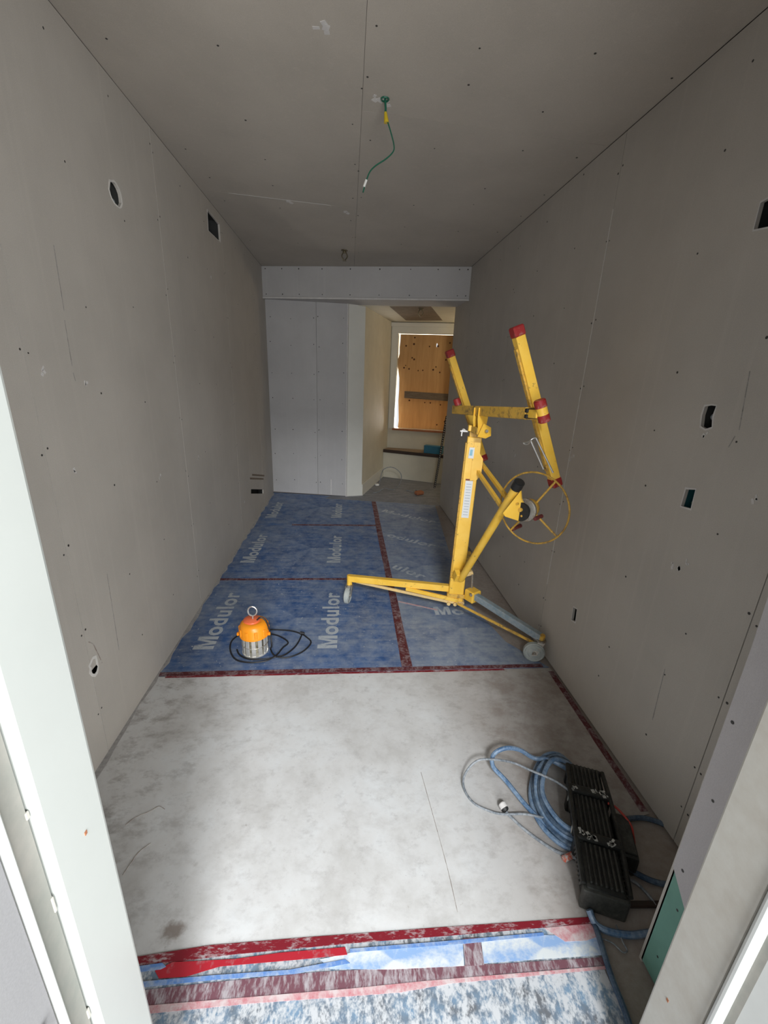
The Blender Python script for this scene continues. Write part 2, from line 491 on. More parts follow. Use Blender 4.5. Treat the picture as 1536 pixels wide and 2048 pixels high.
# ------------------------------------------------------------------ the setting
TH = 0.0125
GAP = 0.0016
# floor
bm = BM(); add_box(bm, (0.9, 2.4, -0.06), (4.6, 11.0, 0.12))
floor = tag(obj('floor', bm, 'concrete'), 'bare grey brown building floor under the protective boards', kind='structure')

def wall_root(name, label):
    pass

def structure(name, bm, mat, label=None):
    return tag(obj(name, bm, mat), label, kind='structure')

def ellipse(f, cy, cz, ry, rz, n=16, jit=0.08):
    return [f(cy + ry * (1 + random.uniform(-jit, jit)) * math.cos(2 * math.pi * k / n), cz + rz * (1 + random.uniform(-jit, jit)) * math.sin(2 * math.pi * k / n)) for k in range(n)]

def screws(name, pts, normal, parent, r=0.0042):
    """small dark screw heads, joined"""
    bm = BM(); nn = V(normal)
    for p in pts:
        add_cyl(bm, V(p) - nn * 0.002, V(p) + nn * 0.0008, r * random.uniform(0.75, 1.2), 7)
    return obj(name, bm, 'screw', parent, kind='stuff')

# ---- left wall
bm = BM(); add_box(bm, (XL - 0.16, 3.25, 1.42), (0.10, 5.9, 2.95))
wall_left = structure('wall_left', bm, 'slab', 'left corridor wall of bare grey drywall')
fl = lambda y, z: (XL - TH, y, z)
holes_left = {
    'round': ellipse(fl, 2.325, 2.381, 0.052, 0.047),
    'duct': [fl(3.725, 2.770), fl(4.03, 2.762), fl(4.03, 2.636), fl(3.712, 2.630)],
    'broken': [fl(1.540, 0.462), fl(1.566, 0.478), fl(1.584, 0.469), fl(1.582, 0.438), fl(1.588, 0.424), fl(1.574, 0.409), fl(1.560, 0.406), fl(1.546, 0.418), fl(1.538, 0.436), fl(1.546, 0.448)],
    'slot': [fl(4.553, 0.412), fl(5.20, 0.235), fl(5.20, 0.180), fl(4.540, 0.364)],
}
seams_l = [0.55, 1.545, 2.795, 4.085, 5.23, 6.2]
for i in range(5):
    y0, y1 = seams_l[i] + GAP, seams_l[i + 1] - GAP
    hs = [h for k, h in holes_left.items() if y0 < h[0][1] < y1]
    bm = BM()
    add_prism(bm, [fl(y0, 0.004), fl(y1, 0.004), fl(y1, 2.845), fl(y0, 2.845)], (TH, 0, 0), hs)
    obj('drywall_panel', bm, 'drywall', wall_left)
sc = []
for ys in seams_l[1:5]:
    for z in (0.25, 0.62, 0.98, 1.34, 1.70, 2.06, 2.42, 2.74):
        for dy in (-0.016, 0.016):
            sc.append((XL, ys + dy + random.uniform(-.004, .004), z + random.uniform(-.03, .03)))
for y in (1.95, 2.36, 3.2, 3.61, 4.5, 4.9):
    for z in (0.3, 0.7, 1.1, 1.5, 1.9, 2.3, 2.7):
        sc.append((XL, y + random.uniform(-.02, .02), z + random.uniform(-.06, .06)))
sc = [p for p in sc if not (2.25 < p[1] < 2.4 and 2.3 < p[2] < 2.45)]
screws('screw_heads', sc, (1, 0, 0), wall_left)
# pencil lines, rub marks and scratch on the left wall
bm = BM()
for (a, b) in (((-1.053,1.805,2.049), (-1.053,1.797,1.834)), ((-1.053,1.790,1.802), (-1.053,1.785,1.641)), ((-1.053,1.784,1.617), (-1.053,1.789,1.586)), ((-1.053,1.765,0.772), (-1.053,1.750,0.387))):
    add_beam(bm, a, b, 0.0035, 0.0008, (1, 0, 0), 0)
obj('pencil_line', bm, 'pencil', wall_left)
bm = BM()
for p in ((-1.053,1.616,1.621), (-1.053,1.858,1.585), (-1.053,3.036,1.043), (-1.053,3.686,2.310), (-1.053,2.399,1.057), (-1.053,1.686,1.257), (-1.053,4.233,0.355)):
    for k in range(3):
        q = V(p) + V((0.0004, random.uniform(-.01, .01), random.uniform(-.014, .014)))
        add_box(bm, q, (0.0012, random.uniform(.006, .016), random.uniform(.008, .022)), Matrix.Rotation(random.uniform(-.8, .8), 3, 'X'), 0)
obj('plaster_smear', bm, 'plaster', wall_left, kind='stuff')
bm = BM()
add_tube(bm, [(-1.053,1.562,0.564), (-1.053,1.585,0.535), (-1.053,1.598,0.493), (-1.053,1.609,0.453), (-1.053,1.617,0.418)], 0.0022, 6)
obj('gouge_mark', bm, M['stain'], wall_left)
# chipped pale rim round the holes
def rim(loop, off, w, parent, axis=(1, 0, 0), mat='core', jit=0.5):
    c = sum((V(p) for p in loop), V()) / len(loop)
    bm = BM(); m = len(loop)
    A = []; B = []
    for p in loop:
        d = (V(p) - c).normalized()
        A.append(V(p) + V(off) - d * 0.002); B.append(V(p) + V(off) + d * w * random.uniform(1 - jit, 1 + jit))
    add_prism(bm, B, V(axis) * 0.0012, [A])
    return obj('torn_paper_edge', bm, mat, parent)
rim(holes_left['round'], (TH, 0, 0), 0.006, wall_left)
rim(holes_left['broken'], (TH, 0, 0), 0.010, wall_left)
rim(holes_left['duct'], (TH, 0, 0), 0.005, wall_left)
# wood laths showing by the slot near the far corner
for (a, b) in (((XL, 4.64, 0.553), (XL, 5.30, 0.388)), ((XL, 4.53, 0.538), (XL, 5.24, 0.360))):
    bm = BM(); add_beam(bm, a, b, 0.020, 0.006, (1, 0, 0), 0.001); obj('wood_lath', bm, M['lumber'], wall_left)

# ---- right wall (its panels end where the hall opens)
bm = BM(); add_box(bm, (XR + 0.16, 2.89, 1.40), (0.10, 4.74, 2.95))
wall_right = structure('wall_right', bm, 'slab', 'right corridor wall of bare grey drywall')
fr = lambda y, z: (XR, y, z)
holes_right = {
    'a': [fr(1.417, 1.522), fr(1.424, 1.560), fr(1.422, 1.592), fr(1.398, 1.598), fr(1.374, 1.597), fr(1.377, 1.560), fr(1.368, 1.524), fr(1.392, 1.514)],
    'b': [fr(1.410, 1.226), fr(1.408, 1.294), fr(1.364, 1.304), fr(1.362, 1.230)],
    'c': [fr(1.937, 0.398), fr(1.943, 0.477), fr(1.906, 0.485), fr(1.898, 0.409)],
    'd': [fr(1.416, 2.125), fr(1.417, 2.199), fr(1.362, 2.207), fr(1.360, 2.118)],
}
seams_r = [0.72, 1.032, 2.255, 3.475, 4.695, 5.36]
for i in range(5):
    y0, y1 = seams_r[i] + GAP, seams_r[i + 1] - GAP
    hs = [h for k, h in holes_right.items() if y0 < h[0][1] < y1]
    bm = BM()
    add_prism(bm, [fr(y0, 0.012), fr(y1, 0.012), fr(y1, 2.753), fr(y0, 2.753)], (TH, 0, 0), hs)
    obj('drywall_panel', bm, 'drywall', wall_right)
bm = BM(); add_box(bm, (XR + 0.105, 5.366, 1.375), (0.21, 0.012, 2.75)); obj('end_panel', bm, 'drywall', wall_right)
sc = []
for ys in seams_r[1:5]:
    for z in (0.16, 0.36, 0.66, 0.98, 1.31, 1.64, 1.97, 2.3, 2.6):
        for dy in (-0.016, 0.016):
            sc.append((XR, ys + dy + random.uniform(-.004, .004), z + random.uniform(-.02, .02)))
for y in (1.62, 1.25, 2.62, 3.05, 3.9, 4.3, 5.0):
    for z in (0.22, 0.5, 0.85, 1.18, 1.42, 1.78, 2.05, 2.4, 2.65):
        sc.append((XR, y + random.uniform(-.03, .03), z + random.uniform(-.08, .08)))
screws('screw_heads', sc, (-1, 0, 0), wall_right)
for h in holes_right.values():
    rim(h, (0, 0, 0), 0.005, wall_right, (-1, 0, 0), 'plaster')
bm = BM()
for p in ((1.252,2.221,1.258), (1.252,2.249,1.244), (1.252,1.387,1.496), (1.252,3.031,1.123), (1.252,1.375,1.000), (1.252,1.315,1.044), (1.252,1.335,1.009), (1.252,1.142,1.333)):
    for k in range(3):
        q = V(p) + V((-0.0004, random.uniform(-.008, .008), random.uniform(-.012, .012)))
        add_box(bm, q, (0.0012, random.uniform(.004, .013), random.uniform(.006, .018)), Matrix.Rotation(random.uniform(-.8, .8), 3, 'X'), 0)
obj('plaster_smear', bm, 'plaster', wall_right, kind='stuff')
bm = BM()
for (a, b) in (((1.252,1.287,1.708), (1.252,1.264,1.528)), ((1.252,1.272,1.508), (1.252,1.284,1.469)), ((1.252,1.278,0.597), (1.252,1.267,0.357))):
    add_beam(bm, a, b, 0.0035, 0.0008, (1, 0, 0), 0)
obj('pencil_line', bm, 'pencil', wall_right)
# pale score line that runs down the first seam
bm = BM(); add_box(bm, (XR - 0.0002, 2.2585, 1.45), (0.0014, 0.0042, 2.0)); obj('score_line', bm, 'core', wall_right)

# ---- ceiling
def ceil_pts(x0, x1, y0, y1): return [(x0, y0, zc(x0)), (x1, y0, zc(x1)), (x1, y1, zc(x1)), (x0, y1, zc(x0))]
bm = BM(); add_prism(bm, [(x, y, z + 0.02) for x, y, z in ceil_pts(-1.35, 1.6, 0.30, 6.4)], (0, 0, 0.1))
ceiling = structure('ceiling', bm, 'slab', 'corridor ceiling of unpainted drywall sheets')
for (x0, x1, y0, y1) in ((XL, 0.047, 0.55, 3.60), (XL, 0.047, 3.60, 5.95), (0.047, XR, 0.55, 2.4), (0.047, XR, 2.4, 4.9)):
    bm = BM(); add_prism(bm, ceil_pts(x0 + GAP * .4, x1 - GAP * .4, y0 + GAP * .4, y1 - GAP * .4), (0, 0, TH)); obj('drywall_panel', bm, 'ceiling', ceiling)
bm = BM(); add_prism(bm, [(0.047 + GAP, 4.9, zc(.047)), (XR - GAP, 4.9, zc(XR)), (0.047 + GAP, 5.5, zc(.047))], (0, 0, TH)); obj('drywall_panel', bm, 'ceiling', ceiling)
sc = []
for x in (-0.95, -0.5, 0.02, 0.075, 0.45, 0.85, 1.18):
    for y in (1.2, 1.5, 1.85, 2.2, 2.6, 2.95, 3.35, 3.8, 4.3, 4.7):
        if random.random() < 0.8:
            xx = x + random.uniform(-.03, .03); sc.append((xx, y + random.uniform(-.08, .08), zc(xx)))
screws('screw_heads', sc, (0, 0, -1), ceiling, 0.005)
bm = BM(); add_box(bm, (-0.50, 3.60, zc(-.5) + 0.0005), (0.72, 0.006, 0.0025), Matrix.Rotation(0.0395, 3, 'Y')); obj('pale_joint', bm, 'plaster', ceiling)
bm = BM()
for p in ((-0.43, 3.63), (0.11, 2.28), (0.15, 2.31), (-0.03, 3.7), (-0.1, 1.95)):
    for k in range(4):
        x = p[0] + random.uniform(-.03, .03)
        add_box(bm, (x, p[1] + random.uniform(-.03, .03), zc(x) - 0.0003), (random.uniform(.01, .03), random.uniform(.01, .03), 0.0014), Matrix.Rotation(random.uniform(0, 1.5), 3, 'Z'))
obj('plaster_smear', bm, 'plaster', ceiling, kind='stuff')

# ---- dropped header across the corridor
hL, hR = V((XL, 5.78, 0)), V((XR, 4.79, 0))
zLb, zRb, zLt, zRt = 2.508, 2.446, zc(XL), zc(XR)
def header(y_off0, y_off1, dz0, dz1):
    bm = BM()
    p = []
    for (q, zb, zt) in ((hL, zLb, zLt), (hR, zRb, zRt)):
        p.append([(q.x, q.y + y_off0, zb + dz0), (q.x, q.y + y_off1, zb + dz0), (q.x, q.y + y_off1, zt + dz1), (q.x, q.y + y_off0, zt + dz1)])
    a = [bm.verts.new(v) for v in p[0]]; b = [bm.verts.new(v) for v in p[1]]
    bm.faces.new(a); bm.faces.new(b[::-1])
    for i in range(4): bm.faces.new((a[i], a[(i + 1) % 4], b[(i + 1) % 4], b[i]))
    return bm
wall_header = structure('wall_header', header(0.0, 0.50, 0.0, -0.003), 'drywall_cool', 'dropped drywall header across the corridor end')
bm = BM()
ra = V((hL.x, hL.y - 0.006, zLb - 0.004)); rb = V((hR.x, hR.y - 0.006, zRb - 0.004))
add_beam(bm, ra, rb, 0.014, 0.020, bev=0.003); obj('corner_bead', bm, 'plaster', wall_header)
sc = []
for t in (0.02, 0.11, 0.20, 0.32, 0.46, 0.60, 0.74, 0.86, 0.95, 0.985):
    q = hL.lerp(hR, t); zb = zLb + (zRb - zLb) * t; zt = zLt + (zRt - zLt) * t
    sc.append((q.x, q.y, zb + 0.035)); sc.append((q.x, q.y, zt - 0.03))
screws('screw_heads', sc, (-0.39, -0.92, 0), wall_header, 0.007)

# ---- partition at the end of the corridor
pA = V((-1.053, 5.915, 0)); pB = V((-0.020, 5.735, 0))
pn = V((-(pB - pA).y, (pB - pA).x, 0)).normalized()   # away from the camera
def wall_quad(a, b, z0, z1, n, th):
    bm = BM(); add_prism(bm, [(a.x, a.y, z0), (b.x, b.y, z0), (b.x, b.y, z1), (a.x, a.y, z1)], V(n) * th); return bm
wall_far = structure('wall_far', wall_quad(pA + pn * 0.02, pB + pn * 0.02, 0, 2.56, pn, 0.10), 'slab', 'grey drywall partition closing the left of the corridor end')
pm = pA.lerp(pB, 0.62)
dd = (pB - pA).normalized()
for (a, b) in ((pA, pm - dd * GAP), (pm + dd * GAP, pB)):
    obj('drywall_panel', wall_quad(a, b, 0.012, 2.55, pn, TH), 'drywall_cool', wall_far)
sc = []
for t in (0.05, 0.30, 0.59, 0.65, 0.95):
    for z in (0.2, 0.55, 0.9, 1.3, 1.65, 2.0, 2.3):
        q = pA.lerp(pB, t + random.uniform(-.01, .01)); sc.append((q.x, q.y, z + random.uniform(-.03, .03)))
screws('screw_heads', sc, -pn, wall_far, 0.006)
q = pA.lerp(pB, 0.80) - pn * 0.001
bm = BM(); add_box(bm, (q.x, q.y, 0.13), (0.014, 0.003, 0.22)); obj('plaster_smear', bm, 'plaster', wall_far)
# dark edge trim between partition and painted end
q = pB - pn * 0.004
bm = BM(); add_box(bm, (q.x + 0.003, q.y, 1.25), (0.016, 0.012, 2.5), None, 0.002); obj('edge_trim', bm, 'plaster', wall_far)
# painted wall end beside the hall opening
pC = V((0.205, 5.790, 0))
en = V((-(pC - pB).y, (pC - pB).x, 0)).normalized()
wall_column = structure('wall_column', wall_quad(pB + (pC - pB) * 0.06, pC, 0, 2.56, en, 0.12), 'cream_white', 'pale cream painted wall end left of the hall opening')

# ---- hall beyond the opening
hD = V((0.681, 7.247, 0)); hE = V((1.649, 6.962, 0))
hu = (hE - hD).normalized(); hn = V((hu.y, -hu.x, 0))           # towards the camera
hl = V((-(hD - pC).y, (hD - pC).x, 0)).normalized()
wall_hall = structure('wall_hall', wall_quad(pC, hD, 0, 2.56, hl, 0.12), 'cream', 'cream painted left wall of the hall beyond')
bm = BM(); add_prism(bm, [tuple(pC - hl * 0.001 + V((0, 0, 0.003))), tuple(hD - hl * 0.001 + V((0, 0, 0.003))), tuple(hD - hl * 0.001 + V((0, 0, 0.17))), tuple(pC - hl * 0.001 + V((0, 0, 0.17)))], -hl * 0.012)
tag(obj('baseboard_hall', bm, 'cream_white'), 'pale baseboard along the hall wall', kind='structure')
bm = BM(); add_prism(bm, [(-0.1, 5.86, 2.470), (1.24, 5.28, 2.470), (3.0, 5.28, 2.470), (3.0, 7.6, 2.470), (-0.1, 7.6, 2.470)], (0, 0, 0.1))
ceiling_hall = structure('ceiling_hall', bm, 'cream', 'cream ceiling of the hall beyond the opening')
bm = BM(); add_prism(bm, [(0.495,5.685,2.468), (0.983,5.512,2.468), (1.386,6.726,2.468), (0.866,6.945,2.468)], (0, 0, 0.004)); obj('bare_patch', bm, M['lumber'], ceiling_hall)
bm = BM(); add_box(bm, (2.9, 6.0, 1.25), (0.1, 3.4, 2.6)); structure('wall_hall_right', bm, 'cream', 'right wall of the hall beyond')
bm = BM(); add_box(bm, (2.15, 5.33, 1.25), (1.5, 0.08, 2.6)); structure('wall_hall_near', bm, 'cream', 'near wall of the hall beyond')
bm = BM(); add_prism(bm, [(-0.3, 5.62, 0.0), (1.25, 5.35, 0.0), (2.9, 5.3, 0.0), (2.9, 7.3, 0.0), (0.5, 7.3, 0.0)], (0, 0, 0.006))
structure('floor_hall', bm, 'hall_floor', 'grey dusty floor of the hall beyond the opening')

# far wall with the window opening
def fw(px_pt, off=0.0): return V(px_pt) + hn * off
o1, o2, o3, o4 = [V(p) for p in ((0.782,7.217,2.296), (1.633,6.967,2.321), (1.643,6.964,0.807), (0.794,7.214,0.810))]
sL = ((o1 - hD).dot(hu) + (o4 - hD).dot(hu)) / 2; sR = sL + ((o2 - o1).length)
zT = (o1.z + o2.z) / 2; zB = (o3.z + o4.z) / 2
def fp(s, z, off=0.0): return hD + hu * s + hn * off + V((0, 0, z))
bm = BM()
add_prism(bm, [fp(-0.15, 0), fp(2.3, 0), fp(2.3, 2.6), fp(-0.15, 2.6)], -hn * 0.16, [[fp(sL, zB), fp(sR, zB), fp(sR, zT), fp(sL, zT)]])
structure('wall_window', bm, 'cream', 'cream end wall with the boarded window')
win = empty('window_1', fp((sL + sR) / 2, zB), 'boarded window opening with cream head casing at the hall end'); win['kind'] = 'structure'
bm = BM(); add_prism(bm, [fp(sL - 0.10, zT, .001), fp(sR + 0.06, zT, .001), fp(sR + 0.06, 2.455, .001), fp(sL - 0.10, 2.455, .001)], hn * 0.03); obj('head_casing', bm, 'cream_white', win)
bm = BM(); add_prism(bm, [fp(sL - 0.11, 2.405, .031), fp(sR + 0.07, 2.405, .031), fp(sR + 0.07, 2.46, .031), fp(sL - 0.11, 2.46, .031)], hn * 0.025); obj('head_cap', bm, 'cream_white', win)
bm = BM(); add_prism(bm, [fp(sL - 0.10, zB, .001), fp(sL, zB, .001), fp(sL, zT, .001), fp(sL - 0.10, zT, .001)], hn * 0.022); obj('side_casing', bm, 'cream_white', win)
bm = BM(); add_prism(bm, [fp(sR, zB, .001), fp(sR + 0.10, zB, .001), fp(sR + 0.10, zT, .001), fp(sR, zT, .001)], hn * 0.022); obj('side_casing', bm, 'cream_white', win)
bm = BM(); add_prism(bm, [fp(sL - 0.03, zB - 0.03, .001), fp(sR + 0.03, zB - 0.03, .001), fp(sR + 0.03, zB, .001), fp(sL - 0.03, zB, .001)], hn * 0.03); obj('sill', bm, M['rust'], win)
# plywood sheet standing in the recess, with a wavy left edge that lets daylight past
ply = empty('plywood_board', fp((sL + sR) / 2, zB, -0.10), 'orange brown plywood sheet boarding up the far window', 'board')
h = zT - zB
edge = [(0.016, 1.0), (0.016, 0.93), (0.008, 0.87), (0.012, 0.80), (-0.010, 0.74), (-0.006, 0.66), (0.026, 0.55), (0.032, 0.42), (0.028, 0.30), (0.040, 0.18), (0.050, 0.08), (0.040, 0.0)]
pts = [fp(sL + a + 0.008, zB + h * t - 0.006 + 0.007 * (1 - t), -0.085) for a, t in edge] + [fp(sR - 0.006, zB + 0.001, -0.085), fp(sR - 0.002, zB + h * 0.5, -0.085), fp(sR - 0.004, zT - 0.006, -0.085)]
bm = BM(); add_prism(bm, pts, -hn * 0.012, [[fp(sL + 0.70 * (sR - sL) + 0.010 * math.cos(k), zB + h * 0.895 + 0.032 * math.sin(k), -0.085) for k in [i * math.pi / 4 for i in range(8)]]])
obj('sheet', bm, 'plywood', ply)
bm = BM(); add_prism(bm, [fp(sL + 0.14, zB + h * 0.335, -0.084), fp(sR - 0.02, zB + h * 0.325, -0.084), fp(sR - 0.02, zB + h * 0.40, -0.084), fp(sL + 0.14, zB + h * 0.41, -0.084)], hn * 0.04)
obj('wood_cleat', bm, 'lumber', ply, label='grey lumber cleat screwed across the plywood')
bm = BM()
for (t, zz) in ((.28, .965), (.12, .88), (.27, .90), (.57, .88), (.73, .885), (.95, .92), (.25, .76), (.29, .745), (.13, .68), (.10, .655), (.20, .645), (.47, .635), (.67, .645), (.72, .675), (.80, .62), (.90, .75), (.24, .31), (.55, .295), (.66, .295), (.86, .28), (.82, .06), (.97, .10), (.38, .63)):
    c = fp(sL + 0.02 + t * (sR - sL - 0.04), zB + h * zz, -0.0848)
    add_cyl(bm, c, c + hn * 0.0012, random.uniform(0.009, 0.017), 8)
obj('knot', bm, 'knot', ply, kind='stuff')

# low wall with its ledge under the window
qa = V((0.60, 7.00, 0)); qb = V((1.75, 6.45, 0))
qn = V((-(qb - qa).y, (qb - qa).x, 0)).normalized()
zs = 0.445
structure('wall_low', wall_quad(qa, qb, 0, zs, qn, 0.20), 'cream', 'low cream wall below the boarded window')
led = empty('window_ledge', (qa + qb) / 2 + V((0, 0, zs)), 'brown board ledge with dark front edge below the boarded window', 'shelf')
bm = BM(); add_prism(bm, [tuple(qa + V((0, 0, zs + .001))), tuple(qb + V((0, 0, zs + .001))), tuple(qb + qn * 0.50 + V((0, 0, zs + .001))), tuple(qa + qn * 0.22 + V((0, 0, zs + .001)))], (0, 0, 0.03)); obj('board', bm, 'shelf_top', led)
bm = BM(); add_beam(bm, qa - qn * 0.012 + V((-.01, 0, zs + .012)), qb - qn * 0.012 + V((0, 0, zs + .012)), 0.022, 0.05); obj('front_edge', bm, 'shelf_edge', led)
# ------------------------------------------------------------------ doorway (the photographer stands in it)
door = empty('door_1', (0.16, 0.4, 0), 'white trimmed doorway the picture is taken through'); door['kind'] = 'structure'
LX, RX = -0.37, 0.70
bm = BM(); add_box(bm, (LX - 0.06, 0.455, 1.225), (0.12, 0.105, 2.45), None, 0.006, 2); obj('left_jamb', bm, 'white', door)
bm = BM(); add_box(bm, (LX - 0.050, 0.383, 1.225), (0.08, 0.036, 2.45), None, 0.003); obj('primer_strip', bm, 'caulk', door)
bm = BM()
for z in (0.55, 0.61, 0.72, 0.97, 1.13):
    add_box(bm, (LX - 0.0098, 0.398 + random.uniform(-.002, .002), z), (0.003, random.uniform(.003, .006), random.uniform(.01, .04)), None, 0.001)
obj('caulk_smear', bm, 'white_rub', door, kind='stuff')
bm = BM(); add_cyl(bm, (LX - 0.008, 0.3605, 0.0), (LX - 0.008, 0.3605, 2.45), 0.006, 10); obj('edge_bead', bm, 'white_bead', door)
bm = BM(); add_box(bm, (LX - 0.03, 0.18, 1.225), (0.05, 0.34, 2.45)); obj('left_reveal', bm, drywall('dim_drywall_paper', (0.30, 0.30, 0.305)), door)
bm = BM(); add_cyl(bm, (LX - 0.004, 0.325, 0.855), (LX + 0.0025, 0.325, 0.855), 0.0055, 12); add_cyl(bm, (LX - 0.004, 0.335, 0.755), (LX + 0.0015, 0.335, 0.755), 0.0048, 10); obj('screw_heads', bm, 'dull_steel', door, kind='stuff')
bm = BM(); add_box(bm, (LX + 0.0002, 0.462, 1.008), (0.0016, 0.0045, 0.006)); obj('rust_spot', bm, M['rust'], door)
bm = BM(); add_box(bm, (RX + 0.06, 0.463, 1.225), (0.12, 0.10, 2.45), None, 0.004, 2); obj('right_jamb', bm, 'white_rub', door)
bm = BM(); add_cyl(bm, (RX + 0.004, 0.400, 0.0), (RX + 0.004, 0.400, 2.45), 0.0105, 14); obj('stop_bead', bm, 'white_bead', door)
bm = BM(); add_box(bm, (RX + 0.05, 0.384, 1.225), (0.09, 0.016, 2.45)); obj('caulk_line', bm, 'caulk', door)
bm = BM(); add_box(bm, (RX + 0.03, 0.20, 1.225), (0.05, 0.352, 2.45)); obj('right_reveal', bm, 'white_bead', door)
bm = BM(); add_box(bm, (RX - 0.0002, 0.478, 0.395), (0.0016, 0.005, 0.007)); obj('rust_spot', bm, M['rust'], door)
bm = BM(); add_box(bm, (0.16, 0.45, 2.49), (1.4, 0.16, 0.08)); obj('head_jamb', bm, 'white', door)
# front wall either side of the doorway and above it
bm = BM()
add_box(bm, (-0.84, 0.45, 1.45), (0.70, 0.14, 2.9)); add_box(bm, (1.13, 0.45, 1.45), (0.62, 0.14, 2.9)); add_box(bm, (0.16, 0.45, 2.72), (1.4, 0.14, 0.40))
wall_front = structure('wall_front', bm, 'drywall', 'wall with the doorway')
# rough wall end on the right, lilac drywall over green board
rn = 0.90
bm = BM(); add_box(bm, (rn + 0.16, 0.615, 1.36), (0.30, 0.185, 2.72)); obj('rough_pier', bm, 'slab', wall_front)
bm = BM(); add_prism(bm, [(rn, 0.535, 0.325), (rn, 0.640, 0.340), (rn, 0.715, 0.415), (rn, 0.717, 1.10), (rn, 0.722, 1.3), (rn, 0.716, 2.5), (rn, 0.535, 2.5)], (-TH * 0.6, 0, 0)); obj('drywall_panel', bm, 'purple', wall_front)
bm = BM(); add_box(bm, (rn + 0.005, 0.628, 0.21), (0.010, 0.176, 0.40)); obj('green_board', bm, 'green', wall_front)
bm = BM(); add_box(bm, (rn + 0.1, 0.7175, 1.36), (0.2, 0.012, 2.72)); obj('end_panel', bm, 'drywall', wall_front)
screws('screw_heads', [(rn - 0.0075, 0.688, 0.44), (rn - 0.0075, 0.70, 0.92), (rn - 0.0075, 0.68, 0.70), (rn - 0.0075, 0.69, 1.16), (rn - 0.0, 0.672, 0.31), (rn, 0.676, 0.10)], (-1, 0, 0), wall_front, 0.004)

# ------------------------------------------------------------------ objects in the walls
def wall_box(x0, dirx, y0, y1, z0, z1, depth, name, label, mat, group=None, cat='electrical box'):
    r = empty(name, (x0, (y0 + y1) / 2, z0), label, cat, group)
    bm = BM(); t = 0.003
    xm = x0 + dirx * depth / 2
    add_box(bm, (x0 + dirx * depth, (y0 + y1) / 2, (z0 + z1) / 2), (t, y1 - y0, z1 - z0))
    for yy in (y0, y1): add_box(bm, (xm, yy, (z0 + z1) / 2), (depth, t, z1 - z0))
    for zz in (z0, z1): add_box(bm, (xm, (y0 + y1) / 2, zz), (depth, y1 - y0, t))
    obj('shell', bm, mat, r)
    return r
XBR = XR + TH + 0.001
r = wall_box(XBR, 1, 1.355, 1.43, 1.50, 1.61, 0.07, 'outlet_box', 'dark outlet box with orange wire in right wall, uppermost of the two close together', 'dark', 'open outlet boxes in the right wall')
for k, (y, m) in enumerate(((1.385, 'orange'), (1.375, 'cable_black'), (1.40, 'cord_grey'))):
    bm = BM(); add_tube(bm, [(XBR + .065, y, 1.60), (XBR + .02, y - .004, 1.575), (XBR + .008, y + .006, 1.555), (XBR + .03, y - .01, 1.53)], 0.0035, 6); obj('wire', bm, m, r)
r = wall_box(XBR, 1, 1.352, 1.418, 1.215, 1.315, 0.07, 'outlet_box', 'teal outlet box with coiled green wire in the right wall', 'teal_box', 'open outlet boxes in the right wall')
for k in range(2):
    bm = BM(); add_tube(bm, [(XBR + .06, 1.40, 1.30), (XBR + .015, 1.385 - .012 * k, 1.28), (XBR + .006, 1.372, 1.26), (XBR + .012, 1.392, 1.245), (XBR + .05, 1.38 + .01 * k, 1.235)], 0.003, 6); obj('wire', bm, 'green_wire' if k == 0 else 'cord_grey', r)
wall_box(XBR, 1, 1.89, 1.95, 0.39, 0.49, 0.07, 'outlet_box', 'low empty outlet opening by the lift caster on the right wall', 'dark', 'open outlet boxes in the right wall')
wall_box(XBR, 1, 1.33, 1.43, 2.11, 2.215, 0.09, 'outlet_box', 'high dark box opening at the right edge of the photo', 'dark', 'open outlet boxes in the right wall')
XBL = XL - TH - 0.001
r = wall_box(XBL, -1, 2.265, 2.385, 2.325, 2.44, 0.06, 'junction_box', 'round cut opening with wires high on the left wall', 'dark')
bm = BM(); add_tube(bm, [(XBL - .05, 2.33, 2.35), (XBL - .015, 2.34, 2.365), (XBL - .01, 2.35, 2.35), (XBL - .03, 2.36, 2.34)], 0.006, 6); obj('wire', bm, 'cord_grey', r)
r = wall_box(XBL, -1, 3.70, 4.04, 2.62, 2.79, 0.09, 'duct_opening', 'dark rectangular duct opening below the ceiling on left wall', 'dark', cat='duct')
r = wall_box(XBL, -1, 1.53, 1.60, 0.40, 0.485, 0.06, 'outlet_box', 'outlet box in jagged broken hole low on left wall', 'dark')
bm = BM(); add_tube(bm, [(XBL - .03, 1.565, 0.47), (XBL - .004, 1.562, 0.45), (XBL - .006, 1.568, 0.435), (XBL - .02, 1.555, 0.42)], 0.006, 6); obj('crumpled_paper', bm, 'plaster', r)
r = wall_box(XBL, -1, 4.5, 5.23, 0.15, 0.43, 0.06, 'wall_slot', 'dark slot cut near the floor at far end of left wall', 'dark', cat='opening')

# ceiling wire
y = 2.29
cw = empty('ceiling_wire', (0.145,2.290,2.795), 'green wire with yellow wire nut hanging from the ceiling', 'wire')
bm = BM(); add_tube(bm, [(0.145,2.290,2.802), (0.149,2.290,2.769), (0.149,2.290,2.746)], 0.0048, 8); obj('lead', bm, 'green_wire', cw)
bm = BM(); a = V((0.149,2.290,2.753)); b = V((0.155,2.290,2.715)); add_cyl(bm, a, b, 0.006, 10, 0.012, 0.001); obj('wire_nut', bm, 'wire_nut', cw, True)
bm = BM(); add_tube(bm, [(0.157,2.290,2.725), (0.173,2.280,2.683), (0.190,2.270,2.629), (0.186,2.260,2.599), (0.155,2.250,2.567), (0.111,2.240,2.536), (0.085,2.230,2.508), (0.070,2.220,2.472), (0.055,2.210,2.421)], 0.0030, 8); obj('hanging_end', bm, 'green_wire', cw)
bm = BM(); add_cyl(bm, (0.069,2.218,2.471), (0.059,2.213,2.443), 0.0052, 8); obj('white_tip', bm, 'copper', cw)
